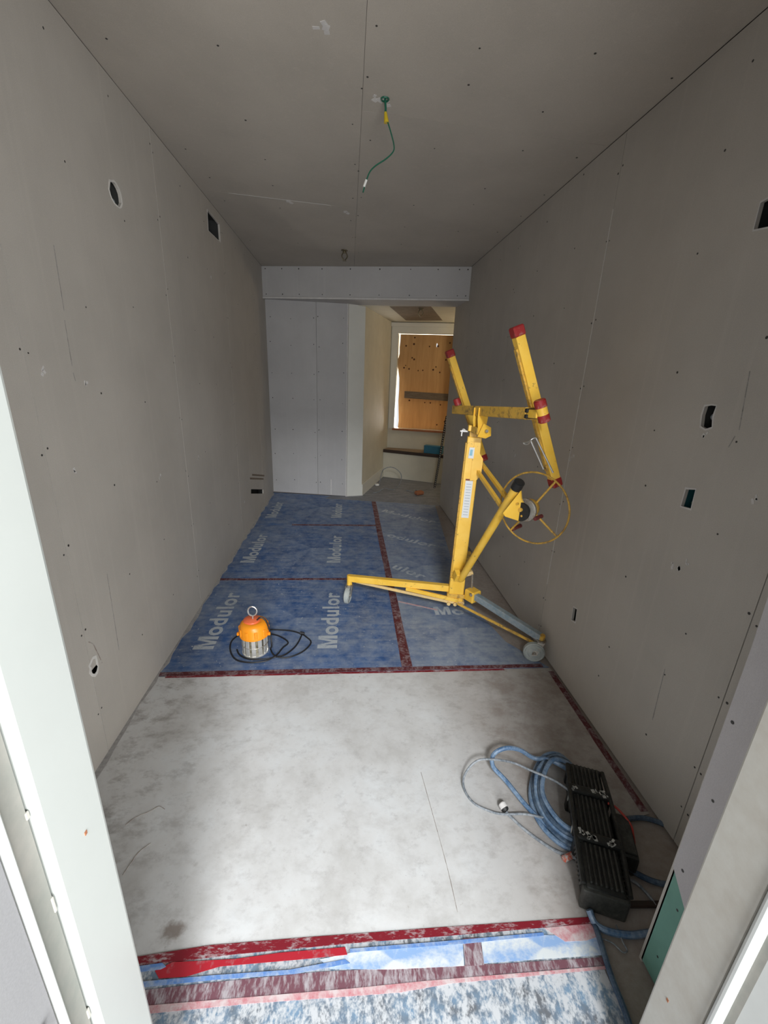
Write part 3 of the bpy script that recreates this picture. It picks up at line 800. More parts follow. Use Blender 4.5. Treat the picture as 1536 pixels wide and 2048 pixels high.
bm = BM(); a = V((0.145,2.290,2.791)); add_torus(bm, (a.x, a.y, zc(a.x) - 0.002), (0, 0, 1), 0.016, 0.004, 20, 6); obj('hole_rim', bm, M['green_wire'], cw)

def sprinkler(p, name, label, s=1.0):
    p = V(p); r = empty(name, p, label, 'sprinkler', 'sprinkler heads')
    bm = BM(); add_lathe(bm, p, (0, 0, -1), [(0.022 * s, -0.004), (0.022 * s, 0.006), (0.012 * s, 0.010), (0.012 * s, 0.026)], 14); obj('fitting', bm, 'brass', r, True)
    bm = BM()
    for sg in (-1, 1):
        add_tube(bm, [p + V((0.010 * sg * s, 0, -0.024)), p + V((0.018 * sg * s, 0, -0.036 * s)), p + V((0.003 * sg * s, 0, -0.058 * s))], 0.0035 * s, 6)
    obj('yoke', bm, 'brass', r)
    bm = BM(); add_lathe(bm, p + V((0, 0, -0.060 * s)), (0, 0, -1), [(0.004, 0), (0.014 * s, 0.002), (0.014 * s, 0.004), (0, 0.006)], 12); obj('deflector', bm, 'brass', r)
sprinkler((-0.052, 4.72, zc(-0.05)), 'sprinkler_head', 'brass sprinkler head on the corridor ceiling before the dropped header', 1.5)
a = V((0.891,5.693,2.466))
sprinkler(a, 'sprinkler_head', 'small dark sprinkler head on the hall ceiling', 1.6)

# ------------------------------------------------------------------ floor protection
Z = 0.0
T1 = 0.004
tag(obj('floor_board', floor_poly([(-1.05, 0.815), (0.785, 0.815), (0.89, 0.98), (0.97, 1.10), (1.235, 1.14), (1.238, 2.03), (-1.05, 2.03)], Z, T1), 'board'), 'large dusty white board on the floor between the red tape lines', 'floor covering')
def text_mesh(body):
    lead = body.startswith('M')
    if lead: body = body[1:]
    cu = bpy.data.curves.new('print', 'FONT'); cu.body = body; cu.offset = 0.026; cu.resolution_u = 3; cu.space_character = 1.08
    o = bpy.data.objects.new('tmp', cu); COL.objects.link(o)
    dg = bpy.context.evaluated_depsgraph_get(); dg.update()
    me = bpy.data.meshes.new_from_object(o.evaluated_get(dg))
    bpy.data.objects.remove(o); 
    if lead:   # heavy capital M set in front
        b = bmesh.new(); b.from_mesh(me)
        x0 = min(v.co.x for v in b.verts) - 0.055; hc = 0.73; w = 0.70; st = 0.17
        P = [(0, 0), (st, 0), (st, hc * .74), (w / 2 - .075, 0), (w / 2 + .075, 0), (w - st, hc * .74), (w - st, 0), (w, 0), (w, hc), (w - .21, hc), (w / 2, hc * .30), (.21, hc), (0, hc)]
        vs = [b.verts.new((x0 - w + x, y, 0)) for x, y in P]
        for t in tessellate_polygon([[V((x, y, 0)) for x, y in P]]): b.faces.new([vs[i] for i in t])
        b.to_mesh(me); b.free()
    xs = [v.co.x for v in me.vertices]; ys = [v.co.y for v in me.vertices]
    return me, min(xs), max(xs), min(ys), max(ys)
def printed(body, origin, ang, length, cap, mat, parent, z):
    me, x0, x1, y0, y1 = text_mesh(body)
    sx = length / (x1 - x0); sy = cap / (y1 - y0)
    c, s = math.cos(ang), math.sin(ang)
    for v in me.vertices:
        X = (v.co.x - x0) * sx; Y = (v.co.y - y0) * sy
        v.co = (c * X - s * Y, s * X + c * Y, 0)
    me.materials.clear(); me.materials.append(M[mat])
    o = bpy.data.objects.new('printed_word', me); COL.objects.link(o)
    o.parent = parent; o.location = V((origin[0], origin[1], z)) - wloc(parent)
    return o
rows = [(2.035, 3.205), (3.205, 4.54), (4.54, 5.72)]
names = ['blue printed floor sheet under the work lamp, nearest on the left', 'blue printed floor sheet in the middle row on the left', 'blue printed floor sheet at the far partition on the left']
tx = [(-0.81, 2.272, .71), (-0.047, 2.262, .71), (-0.826, 3.53, .70), (-0.050, 3.53, .68), (-0.834, 4.785, .63), (-0.060, 4.80, .58)]
for i, (y0, y1) in enumerate(rows):
    rt = empty('floor_sheet', (-0.35, y0, 0), names[i], 'floor covering', 'blue floor sheets')
    obj('sheet', floor_poly([(-1.05, y0 + .003), (0.365, y0 + .003), (0.360, y1 - .003 if i < 2 else 5.66), (-1.05, y1 - .003 if i < 2 else 5.90)], Z, T1), 'blue', rt)
    for (x, yy, L) in tx[2 * i:2 * i + 2]:
        printed('Modulor', (x, yy), math.pi / 2, L, 0.13, 'print', rt, T1 + 0.0006)
rr = [(2.035, 2.90), (2.90, 4.05), (4.05, 5.62)]
nm = ['dusty blue floor sheet beneath the drywall lift, nearest on the right', 'dusty blue floor sheet behind the lift mast on the right', 'dusty blue floor sheet by the hall opening on the right']
rp = [[(0.655, 2.63, 0.0, .72)], [(0.06, 3.61, -0.62, .70)], [(0.33, 4.30, -0.60, .62), (0.43, 5.06, -0.62, .74)]]
for i, (y0, y1) in enumerate(rr):
    rt = empty('floor_sheet', (0.8, y0, 0), nm[i], 'floor covering', 'blue floor sheets')
    xr = [1.235, 1.22, 1.20][i]
    if i == 0: pts = [(0.370, y0 + .003), (1.235, y0 + .003), (1.06, 2.30), (0.93, y1 - .002), (0.370, y1 - .002)]
    else: pts = [(0.370, y0 + .002), ([0, 0.93, 1.05][i], y0 + .002), ([0, 1.05, 1.22][i], y1 - .002), (0.362, y1 - .002)]
    obj('sheet', floor_poly(pts, Z, T1), 'blue_dusty', rt)
    for (x, yy, an, L) in rp[i]:
        body = 'Modulor'
        if i == 0: body = 'Mo'; L = 0.22
        if i == 1: body = 'ulor'; x, yy, L = 0.40, 3.42, 0.33; an = -0.75
        if i == 2 and yy < 4.5: body = 'odulor'; L = 0.56; x = 0.42; yy = 4.20
        printed(body, (x, yy), an, L, 0.115, 'print_worn', rt, T1 + 0.0006)

def tape(pts, mat, label, z=T1 + 0.0003, th=0.0007, name='tape_strip', cat='tape', group='tape on the floor boards'):
    return tag(obj(name, floor_poly(pts, z, th), mat), label, cat, group)
def strip(a, b, w):
    a = V((*a, 0)); b = V((*b, 0)); d = (b - a).normalized(); s = V((-d.y, d.x, 0)) * w / 2
    n = 10; A = []; B = []
    for k in range(n + 1):
        p = a.lerp(b, k / n); A.append(p + s * random.uniform(.86, 1.06)); B.append(p - s * random.uniform(.86, 1.06))
    return [(p.x, p.y) for p in A] + [(p.x, p.y) for p in reversed(B)]
tape(strip((-1.05, 2.052), (1.20, 2.055), 0.032), 'tape_dark', 'maroon tape along the joint of white board and blue sheets')
tape(strip((-1.0, 2.026), (0.95, 2.026), 0.016), 'tape_red', 'thin red tape edge along the far side of the white board', z=T1 + 0.0011)
tape(strip((0.368, 2.07), (0.362, 5.62), 0.062), 'tape_dark', 'long maroon tape running down the corridor between blue sheets', z=T1 + 0.0012)
tape(strip((-1.04, 3.205), (0.335, 3.205), 0.035), 'tape_dark', 'maroon tape across the blue sheets level with the left lift caster')
tape(strip((-0.62, 4.54), (0.335, 4.54), 0.042), 'tape_dark', 'maroon tape across the blue sheets near the far partition')
tape(strip((0.40, 2.83), (0.68, 2.70), 0.018), 'tape_pink', 'short frayed pinkish tape beside the lift base')
tape(strip((1.228, 2.0), (1.220, 1.15), 0.032), 'tape_dark', 'dark red tape along the foot of right wall', z=0.0006 + T1)
# trodden threshold area
tag(obj('floor_sheet', floor_poly([(-0.72, 0.30), (0.775, 0.30), (0.775, 0.812), (-0.72, 0.812)], Z, T1), 'trodden'), 'trodden blue and white board at the doorway threshold', 'floor covering')
tape([(-0.602,0.814,0.000), (-0.395,0.828,0.000), (-0.098,0.829,0.000), (0.291,0.828,0.000), (0.799,0.825,0.000), (0.799,0.808,0.000), (0.334,0.806,0.000), (0.024,0.806,0.000), (-0.316,0.802,0.000), (-0.583,0.791,0.000)], 'tape_red', 'red tape across the near edge of white board', z=T1 + .0012)
tape([(-0.533,0.779,0.000), (-0.491,0.795,0.000), (-0.313,0.791,0.000), (-0.184,0.797,0.000), (0.009,0.798,0.000), (0.016,0.780,0.000), (-0.123,0.778,0.000), (-0.352,0.777,0.000), (-0.441,0.761,0.000), (-0.515,0.762,0.000)], 'tape_bright', 'bright red crumpled film at left of the threshold', z=T1 + .0022, name='tape_patch')
tape([(-0.587,0.792,0.000), (-0.519,0.795,0.000), (-0.505,0.786,0.000), (-0.518,0.781,0.000), (-0.575,0.779,0.000)], 'tape_blue', 'short blue tape end at the left of the threshold', z=T1 + .0030)
tape([(-0.562,0.758,0.000), (-0.375,0.759,0.000), (-0.150,0.757,0.000), (0.009,0.770,0.000), (0.024,0.760,0.000), (-0.134,0.747,0.000), (-0.358,0.749,0.000), (-0.552,0.746,0.000)], 'tape_blue', 'long thin blue tape slanting across the threshold', z=T1 + .0030)
tape([(0.024,0.793,0.000), (0.378,0.793,0.000), (0.628,0.795,0.000), (0.629,0.787,0.000), (0.376,0.783,0.000), (0.024,0.784,0.000)], 'tape_blue', 'thin blue tape continuing right across the threshold', z=T1 + .0030)
tape([(-0.065,0.775,0.000), (0.024,0.784,0.000), (0.369,0.787,0.000), (0.359,0.734,0.000), (0.140,0.740,0.000), (-0.034,0.752,0.000)], 'film', 'pale blue plastic film left of the cross tape at the threshold', z=T1 + .0015, name='plastic_film', cat='film', group='film at the threshold')
tape([(0.427,0.787,0.000), (0.633,0.789,0.000), (0.805,0.773,0.000), (0.796,0.731,0.000), (0.608,0.734,0.000), (0.420,0.736,0.000)], 'film', 'pale blue plastic film right of the cross tape at the threshold', z=T1 + .0015, name='plastic_film', cat='film', group='film at the threshold')
tape([(0.371,0.796,0.000), (0.426,0.795,0.000), (0.419,0.732,0.000), (0.362,0.732,0.000)], 'tape_purple', 'short worn tape crossing between two films at the threshold', z=T1 + .0022)
tape([(0.638,0.806,0.000), (0.792,0.807,0.000), (0.804,0.776,0.000), (0.756,0.767,0.000), (0.688,0.769,0.000)], 'tape_pink', 'torn pink tape corner by the blue hose at the threshold', z=T1 + .0023)
tape([(-0.547,0.741,0.000), (-0.343,0.745,0.000), (-0.063,0.748,0.000), (0.170,0.742,0.000), (0.468,0.732,0.000), (0.790,0.727,0.000), (0.786,0.709,0.000), (0.460,0.710,0.000), (0.137,0.704,0.000), (-0.279,0.706,0.000), (-0.527,0.707,0.000)], 'tape_purple', 'broad trodden purple tape across the threshold', z=T1 + .0008)
tape([(-0.522,0.709,0.000), (-0.279,0.708,0.000), (0.024,0.707,0.000), (0.238,0.709,0.000), (0.782,0.707,0.000), (0.780,0.700,0.000), (0.309,0.699,0.000), (0.164,0.690,0.000), (-0.249,0.695,0.000), (-0.513,0.693,0.000)], 'tape_pink', 'worn pink edge tape below the purple tape at the threshold', z=T1 + .0018)
# stain and cracks on the white board
for lab, pp in (('thin curved crack in the white board near the left jamb', [(-0.745,1.035,0.000), (-0.736,1.071,0.000), (-0.725,1.106,0.000), (-0.696,1.134,0.000)]),
                ('jagged crack in the white board below the left wall', [(-0.820,1.205,0.000), (-0.794,1.234,0.000), (-0.752,1.255,0.000), (-0.726,1.273,0.000), (-0.698,1.260,0.000)]),
                ('long straight scratch down the white board near the hose', [(0.336,1.371,0.000), (0.354,1.165,0.000), (0.368,0.989,0.000), (0.372,0.864,0.000)])):
    bm = BM(); add_tube(bm, [(p[0], p[1], T1 + .0002) for p in pp], 0.0011, 5, 4); tag(obj('floor_crack', bm, 'stain'), lab, 'crack')

# plaster dust swept against the foot of the left wall
random.seed(21)
A = []; B = []
for k in range(60):
    yy = 1.0 + k * 4.85 / 59
    A.append((-1.0525, yy)); B.append((-1.052 + random.uniform(.006, .030) * 1.0, yy))
bm = floor_poly(A + B[::-1], T1, 0.0012)
tag(obj('plaster_dust', bm, M['dust']), 'pale plaster dust along the foot of the left wall', 'dust', kind='stuff')
# debris in the hall
a = V((1.056,5.886,0.000))
bm = BM(); add_box(bm, (a.x, a.y, 0.034), (0.13, 0.09, 0.055), Matrix.Rotation(0.5, 3, 'Z'), 0.015); tag(obj('brick_chunk', bm, 'rust'), 'orange brown chunk of brick on the hall floor', 'rubble')
a = V((0.466,6.373,0.000))
bm = BM(); add_box(bm, (a.x, a.y, 0.022), (0.06, 0.05, 0.03), Matrix.Rotation(0.3, 3, 'Z'), 0.008); tag(obj('plaster_chunk', bm, 'copper'), 'small white chunk on the hall floor by the baseboard', 'rubble')
bm = BM()
lp = [(0.50, 6.35, 0.012), (0.52, 6.42, 0.12), (0.56, 6.45, 0.24), (0.66, 6.45, 0.29), (0.76, 6.42, 0.27), (0.84, 6.40, 0.19), (0.84, 6.36, 0.10), (0.80, 6.30, 0.03), (0.76, 6.25, 0.013)]
add_tube(bm, lp, 0.006, 6); tag(obj('loose_cable', bm, 'cord_grey'), 'thin grey cable looping up from the hall floor', 'cable')
bm = BM(); add_tube(bm, [(0.72, 6.14, .012), (0.64, 6.10, .02), (0.55, 6.05, .05), (0.46, 5.98, .014), (0.38, 5.93, .012)], 0.006, 6); tag(obj('loose_cable', bm, 'cord_grey'), 'grey cable lying along the hall baseboard', 'cable')
bm = BM(); add_tube(bm, [(0.90, 6.10, .012), (0.97, 6.0, .02), (1.04, 5.95, .012), (1.1, 6.02, .012), (1.04, 6.12, .015)], 0.007, 6); tag(obj('loose_cable', bm, 'cord_grey'), 'crumpled grey cable end in the middle of the hall floor', 'cable')
# blue carton on the ledge
a = qa.lerp(qb, 0.66) + qn * 0.09
bx = empty('blue_carton', a + V((0, 0, zs + .032)), 'blue carton on the window ledge', 'box')
bm = BM(); add_box(bm, a + V((0, 0, zs + .032 + .058)), (0.30, 0.12, 0.115), Matrix.Rotation(math.atan2((qb - qa).y, (qb - qa).x), 3, 'Z'), 0.004); obj('carton_body', bm, 'blue_box', bx)
bm = BM(); add_box(bm, a + V((0, 0, zs + .032 + .1175)), (0.306, 0.126, 0.012), Matrix.Rotation(math.atan2((qb - qa).y, (qb - qa).x), 3, 'Z'), 0.002); obj('carton_lid', bm, 'blue_box', bx)
# perforated bead leaning by the wall end
b0 = V((1.361,6.262,0.012)); b1 = V((1.330,5.700,1.167))
cb = empty('corner_bead', b0, 'dark perforated metal bead leaning at the end of the right wall', 'metal strip')
bm = BM(); add_beam(bm, b0, b1, 0.030, 0.004, (0, -1, 0), 0.001); obj('flange', bm, 'black_rubber', cb)
bm = BM()
fm = frame(b1 - b0, (0, -1, 0)); nn = fm @ V((0, 1, 0))
for k in range(34):
    p = b0.lerp(b1, (k + .5) / 34) + nn * 0.003
    add_box(bm, p, (0.013, 0.002, 0.020), fm)
obj('perforations', bm, 'plaster', cb, kind='stuff')

# ------------------------------------------------------------------ work lamp
lx, ly = -0.552, 2.245
lamp = empty('work_lamp', (lx, ly, T1), 'orange topped work lamp with chrome cage on the blue sheet', 'lamp')
z0 = T1 + 0.002
bm = BM(); add_lathe(bm, (lx, ly, z0), (0, 0, 1), [(0.070, 0.0), (0.078, 0.004), (0.078, 0.012), (0.060, 0.014), (0, 0.014)], 32); obj('base_ring', bm, 'chrome', lamp, True)
bm = BM(); add_lathe(bm, (lx, ly, z0), (0, 0, 1), [(0.046, 0.014), (0.046, 0.122), (0, 0.122)], 24); obj('lamp_core', bm, 'led', lamp, True)
cage = obj('cage', add_lathe(BM(), (lx, ly, z0), (0, 0, 1), [(0.072, 0.120), (0.077, 0.122), (0.077, 0.132), (0.072, 0.134)], 32), 'chrome', lamp, True)
for k in range(12):
    a = 2 * math.pi * k / 12 + 0.1
    c = V((lx + 0.072 * math.cos(a), ly + 0.072 * math.sin(a), z0 + 0.068))
    bm = BM(); add_box(bm, c, (0.006, 0.0245, 0.114), Matrix.Rotation(a, 3, 'Z'), 0.002); obj('cage_slat', bm, 'chrome', cage)
bm = BM(); add_torus(bm, (lx, ly, z0 + 0.066), (0, 0, 1), 0.0755, 0.003, 36, 6); obj('cage_ring', bm, 'dull_steel', cage)
# orange housing with ribs
bm = BM()
add_lathe(bm, (lx, ly, z0), (0, 0, 1), [(0.074, 0.124), (0.088, 0.126), (0.089, 0.140), (0.086, 0.146), (0.085, 0.180), (0.078, 0.202), (0.062, 0.214), (0.050, 0.216), (0.050, 0.214), (0, 0.214)], 36)
hous = obj('housing', bm, 'orange', lamp, True)
for k in range(10):
    a = 2 * math.pi * k / 10
    c = V((lx + 0.086 * math.cos(a), ly + 0.086 * math.sin(a), z0 + 0.160))
    bm = BM(); add_box(bm, c, (0.009, 0.018, 0.046), Matrix.Rotation(a, 3, 'Z'), 0.003); obj('rib', bm, 'orange', hous)
bm = BM(); add_lathe(bm, (lx - 0.012, ly + 0.006, z0), (0, 0, 1), [(0.052, 0.206), (0.048, 0.222), (0.030, 0.230), (0, 0.230)], 28); obj('top_cap', bm, 'orange_red', hous, True)
for sx in (-1, 1):
    bm = BM(); add_box(bm, (lx + 0.092 * sx, ly - 0.02, z0 + 0.138), (0.014, 0.02, 0.02), None, 0.004); obj('latch', bm, 'orange', hous)
bm = BM(); add_cyl(bm, (lx - 0.004, ly, z0 + 0.226), (lx - 0.004, ly, z0 + 0.252), 0.006, 10)
add_tube(bm, [V((lx - 0.004 + 0.026 * math.cos(a), ly, z0 + 0.280 + 0.031 * math.sin(a))) for a in [2 * math.pi * k / 20 for k in range(20)]], 0.005, 8, closed=True, raw=True)
obj('hook', bm, 'steel', lamp, True)
bm = BM()
def zf(p, z=T1 + 0.006): return (p[0], p[1], z)
cz = z0 + 0.225
cord = [(lx + 0.022, ly - .01, cz), (lx + 0.045, ly - .01, cz + 0.018), (lx + 0.075, ly - .01, cz - 0.01), (lx + 0.098, ly - .015, cz - 0.10), (lx + 0.104, ly - .03, 0.06),
        zf((-0.465,2.260,0.000)), zf((-0.425,2.181,0.000), .016), zf((-0.351,2.169,0.000)), zf((-0.264,2.224,0.000)), zf((-0.220,2.315,0.000)), zf((-0.258,2.380,0.000)), zf((-0.294,2.414,0.000)), zf((-0.370,2.450,0.000)), zf((-0.487,2.465,0.000)),
        zf((-0.586,2.467,0.000)), zf((-0.677,2.424,0.000)), zf((-0.721,2.349,0.000)), zf((-0.704,2.247,0.000)), zf((-0.649,2.160,0.000)), zf((-0.561,2.130,0.000)), zf((-0.476,2.141,0.000)), zf((-0.429,2.172,0.000), .012), zf((-0.367,2.198,0.000)), zf((-0.311,2.286,0.000)), zf((-0.286,2.403,0.000), .014), zf((-0.298,2.426,0.000), .014)]
add_tube(bm, cord, 0.0048, 8, 6)
obj('power_cord', bm, 'cable_black', lamp, True)
bm = BM()
add_tube(bm, [zf((-0.529,2.426,0.000)), zf((-0.440,2.396,0.000)), zf((-0.366,2.324,0.000)), zf((-0.390,2.268,0.000)), zf((-0.417,2.190,0.000), .014), zf((-0.457,2.163,0.000)), zf((-0.568,2.162,0.000)), zf((-0.636,2.202,0.000)), zf((-0.667,2.256,0.000))], 0.0048, 8, 6)
obj('cord_end', bm, 'cable_black', lamp, True)
a = V((-0.287,2.414,0.000))
bm = BM(); add_cyl(bm, (a.x - .012, a.y, T1 + .012), (a.x + .016, a.y - .006, T1 + .012), 0.011, 10, 0.008, .002); obj('plug', bm, 'cable_black', lamp)

# ------------------------------------------------------------------ drywall lift
Mb = V((0.786, 2.64, 0.10)); Mt = V((0.815, 2.66, 1.345))
lift = empty('drywall_lift', (0.80, 2.65, T1), 'tall yellow drywall panel lift on casters with spoked winch wheel', 'lift')
md = (Mt - Mb).normalized()
def onm(z): return Mb + md * ((z - Mb.z) / md.z)
side = V((0.93, -0.36, 0)).normalized()     # mast's broad face looks toward the door, slightly left
fwd = V((-0.20, -0.98, 0)).normalized(); side = fwd.cross(V((0, 0, 1))) * -1
if side.x < 0: side = -side
bm = BM(); add_beam(bm, onm(0.27), onm(1.30), 0.090, 0.055, fwd, 0.004); mast = obj('mast', bm, 'yellow', lift)
bm = BM(); add_beam(bm, onm(0.30) - side * 0.047 - fwd * 0.012, onm(1.26) - side * 0.047 - fwd * 0.012, 0.012, 0.050, fwd, 0.002); obj('channel', bm, 'yellow_dirty', mast)
bm = BM(); add_beam(bm, onm(1.29), onm(1.375), 0.070, 0.045, fwd, 0.003); obj('inner_mast', bm, 'yellow_dirty', lift)
bm = BM(); add_beam(bm, onm(1.335), onm(1.372), 0.095, 0.062, fwd, 0.003); obj('top_collar', bm, 'yellow', lift)
fp0 = onm(1.10) + fwd * 0.029
# side flange plate with cut corners
def mpt(s, z, f=0.0): return onm(z) + side * s + fwd * f
bm = BM(); add_prism(bm, [mpt(0.0, 1.27, .0285), mpt(0.040, 1.27, .0285), mpt(0.042, 1.20, .0285), mpt(0.068, 1.165, .0285), mpt(0.068, 1.06, .0285), mpt(0.040, 1.02, .0285), mpt(0.0, 1.02, .0285)], fwd * 0.005); obj('flange_plate', bm, 'yellow', lift)
bm = BM(); add_prism(bm, [mpt(-0.028, 1.165, .029), mpt(-0.026, 1.235, .029), mpt(0.006, 1.235, .029), mpt(0.006, 1.165, .029)], fwd * 0.0065); lab = obj('label_plate', bm, 'label', mast)
bm = BM(); add_prism(bm, [mpt(-0.022, 1.182, .0355), mpt(-0.020, 1.222, .0355), mpt(-0.004, 1.222, .0355), mpt(-0.004, 1.182, .0355)], fwd * 0.0006); obj('label_print', bm, 'label_blue', mast)
bm = BM(); add_prism(bm, [mpt(-0.026, 0.76, .028), mpt(-0.026, 1.015, .028), mpt(0.022, 1.015, .028), mpt(0.022, 0.76, .028)], fwd * 0.002); obj('label_plate', bm, 'label', mast)
bm = BM()
for k in range(12):
    z = 0.78 + k * 0.0192
    add_prism(bm, [mpt(-0.018, z, .030), mpt(0.014, z, .030), mpt(0.014, z + .004, .030), mpt(-0.018, z + .004, .030)], fwd * 0.0005)
obj('label_lines', bm, 'label_ink', mast, kind='stuff')
bm = BM(); add_prism(bm, [mpt(-0.027, 1.017, .028), mpt(0.024, 1.017, .028), mpt(0.024, 1.027, .028), mpt(-0.027, 1.027, .028)], fwd * 0.001); obj('label_edge', bm, 'grip', mast)
# chrome lever at the mast top
bm = BM(); p = onm(1.33) - side * 0.055
add_tube(bm, [p, p - side * 0.025 + V((0, 0, .012)), p - side * 0.03 + V((0, 0, -.03))], 0.006, 8); add_cyl(bm, p + side * .01, p - side * .04, 0.007, 8); obj('lever', bm, 'steel', lift)
# pivot bracket below the cross beam
cbL = V((0.757,2.990,1.443)); cbR = V((0.889,1.970,1.506))
cdir = (cbR - cbL).normalized()
bc = cbL.lerp(cbR, 0.40)
for k, (ppx) in enumerate((0.37, 0.435)):
    c = cbL.lerp(cbR, ppx)
    top = c + V((0, 0, 0.025)) + fwd * 0.0; 
    bm = BM()
    ax = V((0.93, 0.36, 0)).normalized()
    add_prism(bm, [c + V((0, 0, .02)) - ax * .036, c + V((0, 0, .02)) + ax * .036, c + V((0, 0, -.045)) + ax * .040, c + V((0, 0, -.125)) + ax * .030, c + V((0, 0, -.14)) - ax * .02, c + V((0, 0, -.05)) - ax * .036], cdir * 0.006)
    obj('bracket_plate', bm, 'yellow', lift)
c = cbL.lerp(cbR, 0.40)
bm = BM(); add_box(bm, c + V((0.0, 0, -0.118)), (0.055, 0.09, 0.045), frame((0, 0, 1), cdir), 0.005); obj('pivot_block', bm, 'yellow_dirty', lift)
q = cbL.lerp(cbR, 0.46) + V((0, 0, -0.118)); bm = BM(); add_prism(bm, [q + V((0.0, 0, .045)), q + V((.055, .02, .02)), q + V((.06, .02, -.03)), q + V((.02, 0, -.045)), q + V((-.03, 0, -.035))], cdir * 0.006); obj('pivot_plate', bm, 'yellow', lift)
bm = BM(); add_cyl(bm, q + cdir * 0.004 + V((.02, 0, 0)), q + cdir * 0.018 + V((.02, 0, 0)), 0.010, 6); obj('pivot_bolt', bm, 'dull_steel', lift)
# cross beam
bm = BM(); add_beam(bm, cbL, cbR - cdir * 0.05, 0.054, 0.058, bev=0.004); cross = obj('cross_beam', bm, 'yellow_dirty', lift)
bm = BM(); add_beam(bm, cbL + V((0, 0, .0275)) + cdir * .01, cbR - cdir * 0.06 + V((0, 0, .0275)), 0.040, 0.003, bev=0.001); obj('worn_top', bm, 'dull_steel', cross)
bm = BM(); add_beam(bm, cbR - cdir * 0.05, cbR + cdir * 0.035, 0.040, 0.040, bev=0.003); obj('beam_tip', bm, 'yellow', cross)
for s in (-1, 1):
    bm = BM(); add_box(bm, cbR - cdir * 0.045 + V((0, 0, 0.014 * s)), (0.058, 0.022, 0.020), frame((0, 0, 1), cdir), 0.003); obj('clamp', bm, 'black_rubber', cross)
    bm = BM(); add_box(bm, cbR - cdir * 0.008 + V((0.01, 0, 0.016 * s)), (0.030, 0.026, 0.012), frame((0, 0, 1), cdir), 0.003); obj('clamp', bm, 'black_rubber', cross)
# two tilted cradle arms with red end caps
def arm(top, bot, w, extra):
    top = V(top); bot = V(bot); d = (bot - top).normalized()
    bm = BM(); add_beam(bm, top + d * 0.045, bot - d * 0.035, w, w * 0.95, cdir, 0.004); a = obj('cradle_arm', bm, 'yellow', lift)
    for (p, e) in ((top, 1), (bot, -1)):
        bm = BM(); add_beam(bm, p, p + d * 0.05 * e, w * 1.14, w * 1.1, cdir, 0.006); obj('end_cap', bm, 'red_cap', a)
    bm = BM(); add_beam(bm, top + d * 0.1 + extra, bot - d * 0.1 + extra, w * 0.30, w * 0.5, cdir, 0.002); obj('channel', bm, 'yellow_dirty', a)
    return a
off = V((0.045, 0.0, 0))
at, ab = V((0.783,2.090,1.897)), V((1.112,2.090,1.125))
armR = arm(at, ab, 0.050, V((-0.024, 0.0, -0.01)))
arm((0.678,3.000,1.834), (1.008,3.000,1.082), 0.046, V((-0.022, 0.0, -0.01)))
# capped stub at the beam tip and small one at the other end
d = (ab - at).normalized()
for (c, r, L) in ((V((0.898,1.930,1.523)), 0.028, 0.060),):
    bm = BM(); add_cyl(bm, c - d * L * 0.4, c + d * L * 0.4, r * 0.93, 18); st = obj('stub_tube', bm, 'yellow', cross, True)
    for s in (-1, 1):
        bm = BM(); add_cyl(bm, c + d * s * 0.014, c + d * s * (0.014 + 0.040), r, 18, None, 0.004); obj('end_cap', bm, 'red_cap', cross, True)
c = cbL + cdir * 0.10 + V((-0.03, 0, 0.05)); bm = BM(); add_cyl(bm, c - d * 0.025, c + d * 0.02, 0.024, 14, None, 0.004); obj('end_cap', bm, 'red_cap', cross, True)
# silver support hook on the right arm
bm = BM()
h0, h1, h2, h3 = V((0.969,1.970,1.241)), V((0.881,1.970,1.382)), V((0.907,1.970,1.393)), V((1.021,1.970,1.224))
add_tube(bm, [h0, h1], 0.0045, 8, raw=True); add_tube(bm, [h2, h2.lerp(h3, .3), h3], 0.0045, 8, raw=True)
add_tube(bm, [h1, V((0.863,1.960,1.374)), V((0.839,1.950,1.370)), V((0.858,1.950,1.363)), V((0.877,1.960,1.376))], 0.0035, 8)
add_tube(bm, [h1, h1.lerp(h2, .5) + V((0, 0, .003)), h2], 0.003, 8)
obj('support_hook', bm, 'steel', lift, True)
# winch post leaning towards the door
wb = V((0.792,2.560,0.333)); wt = V((0.884,2.040,1.150)); wd = (wt - wb).normalized()
bm = BM(); add_cyl(bm, wb, wt - wd * 0.03, 0.0235, 20); post = obj('winch_post', bm, 'yellow', lift, True)
bm = BM(); add_cyl(bm, wt - wd * 0.045, wt + wd * 0.012, 0.0285, 20, None, 0.005); obj('end_cap', bm, 'black_rubber', post, True)
bm = BM(); add_beam(bm, wb + V((-0.03, .03, -.01)), wb + wd * 0.06 + V((-.03, .03, 0)), 0.035, 0.05); obj('post_clevis', bm, 'yellow', lift)
# pair of braces from mast to winch post
for s in (0, 1):
    a = V(((0.844,2.740,1.105), (0.882,2.740,1.137))[s]); b = V(((0.862,2.170,0.979), (0.890,2.160,1.023))[s])
    bm = BM(); add_beam(bm, a, b, 0.020, 0.026, bev=0.002); obj('brace_bar', bm, 'yellow', lift)
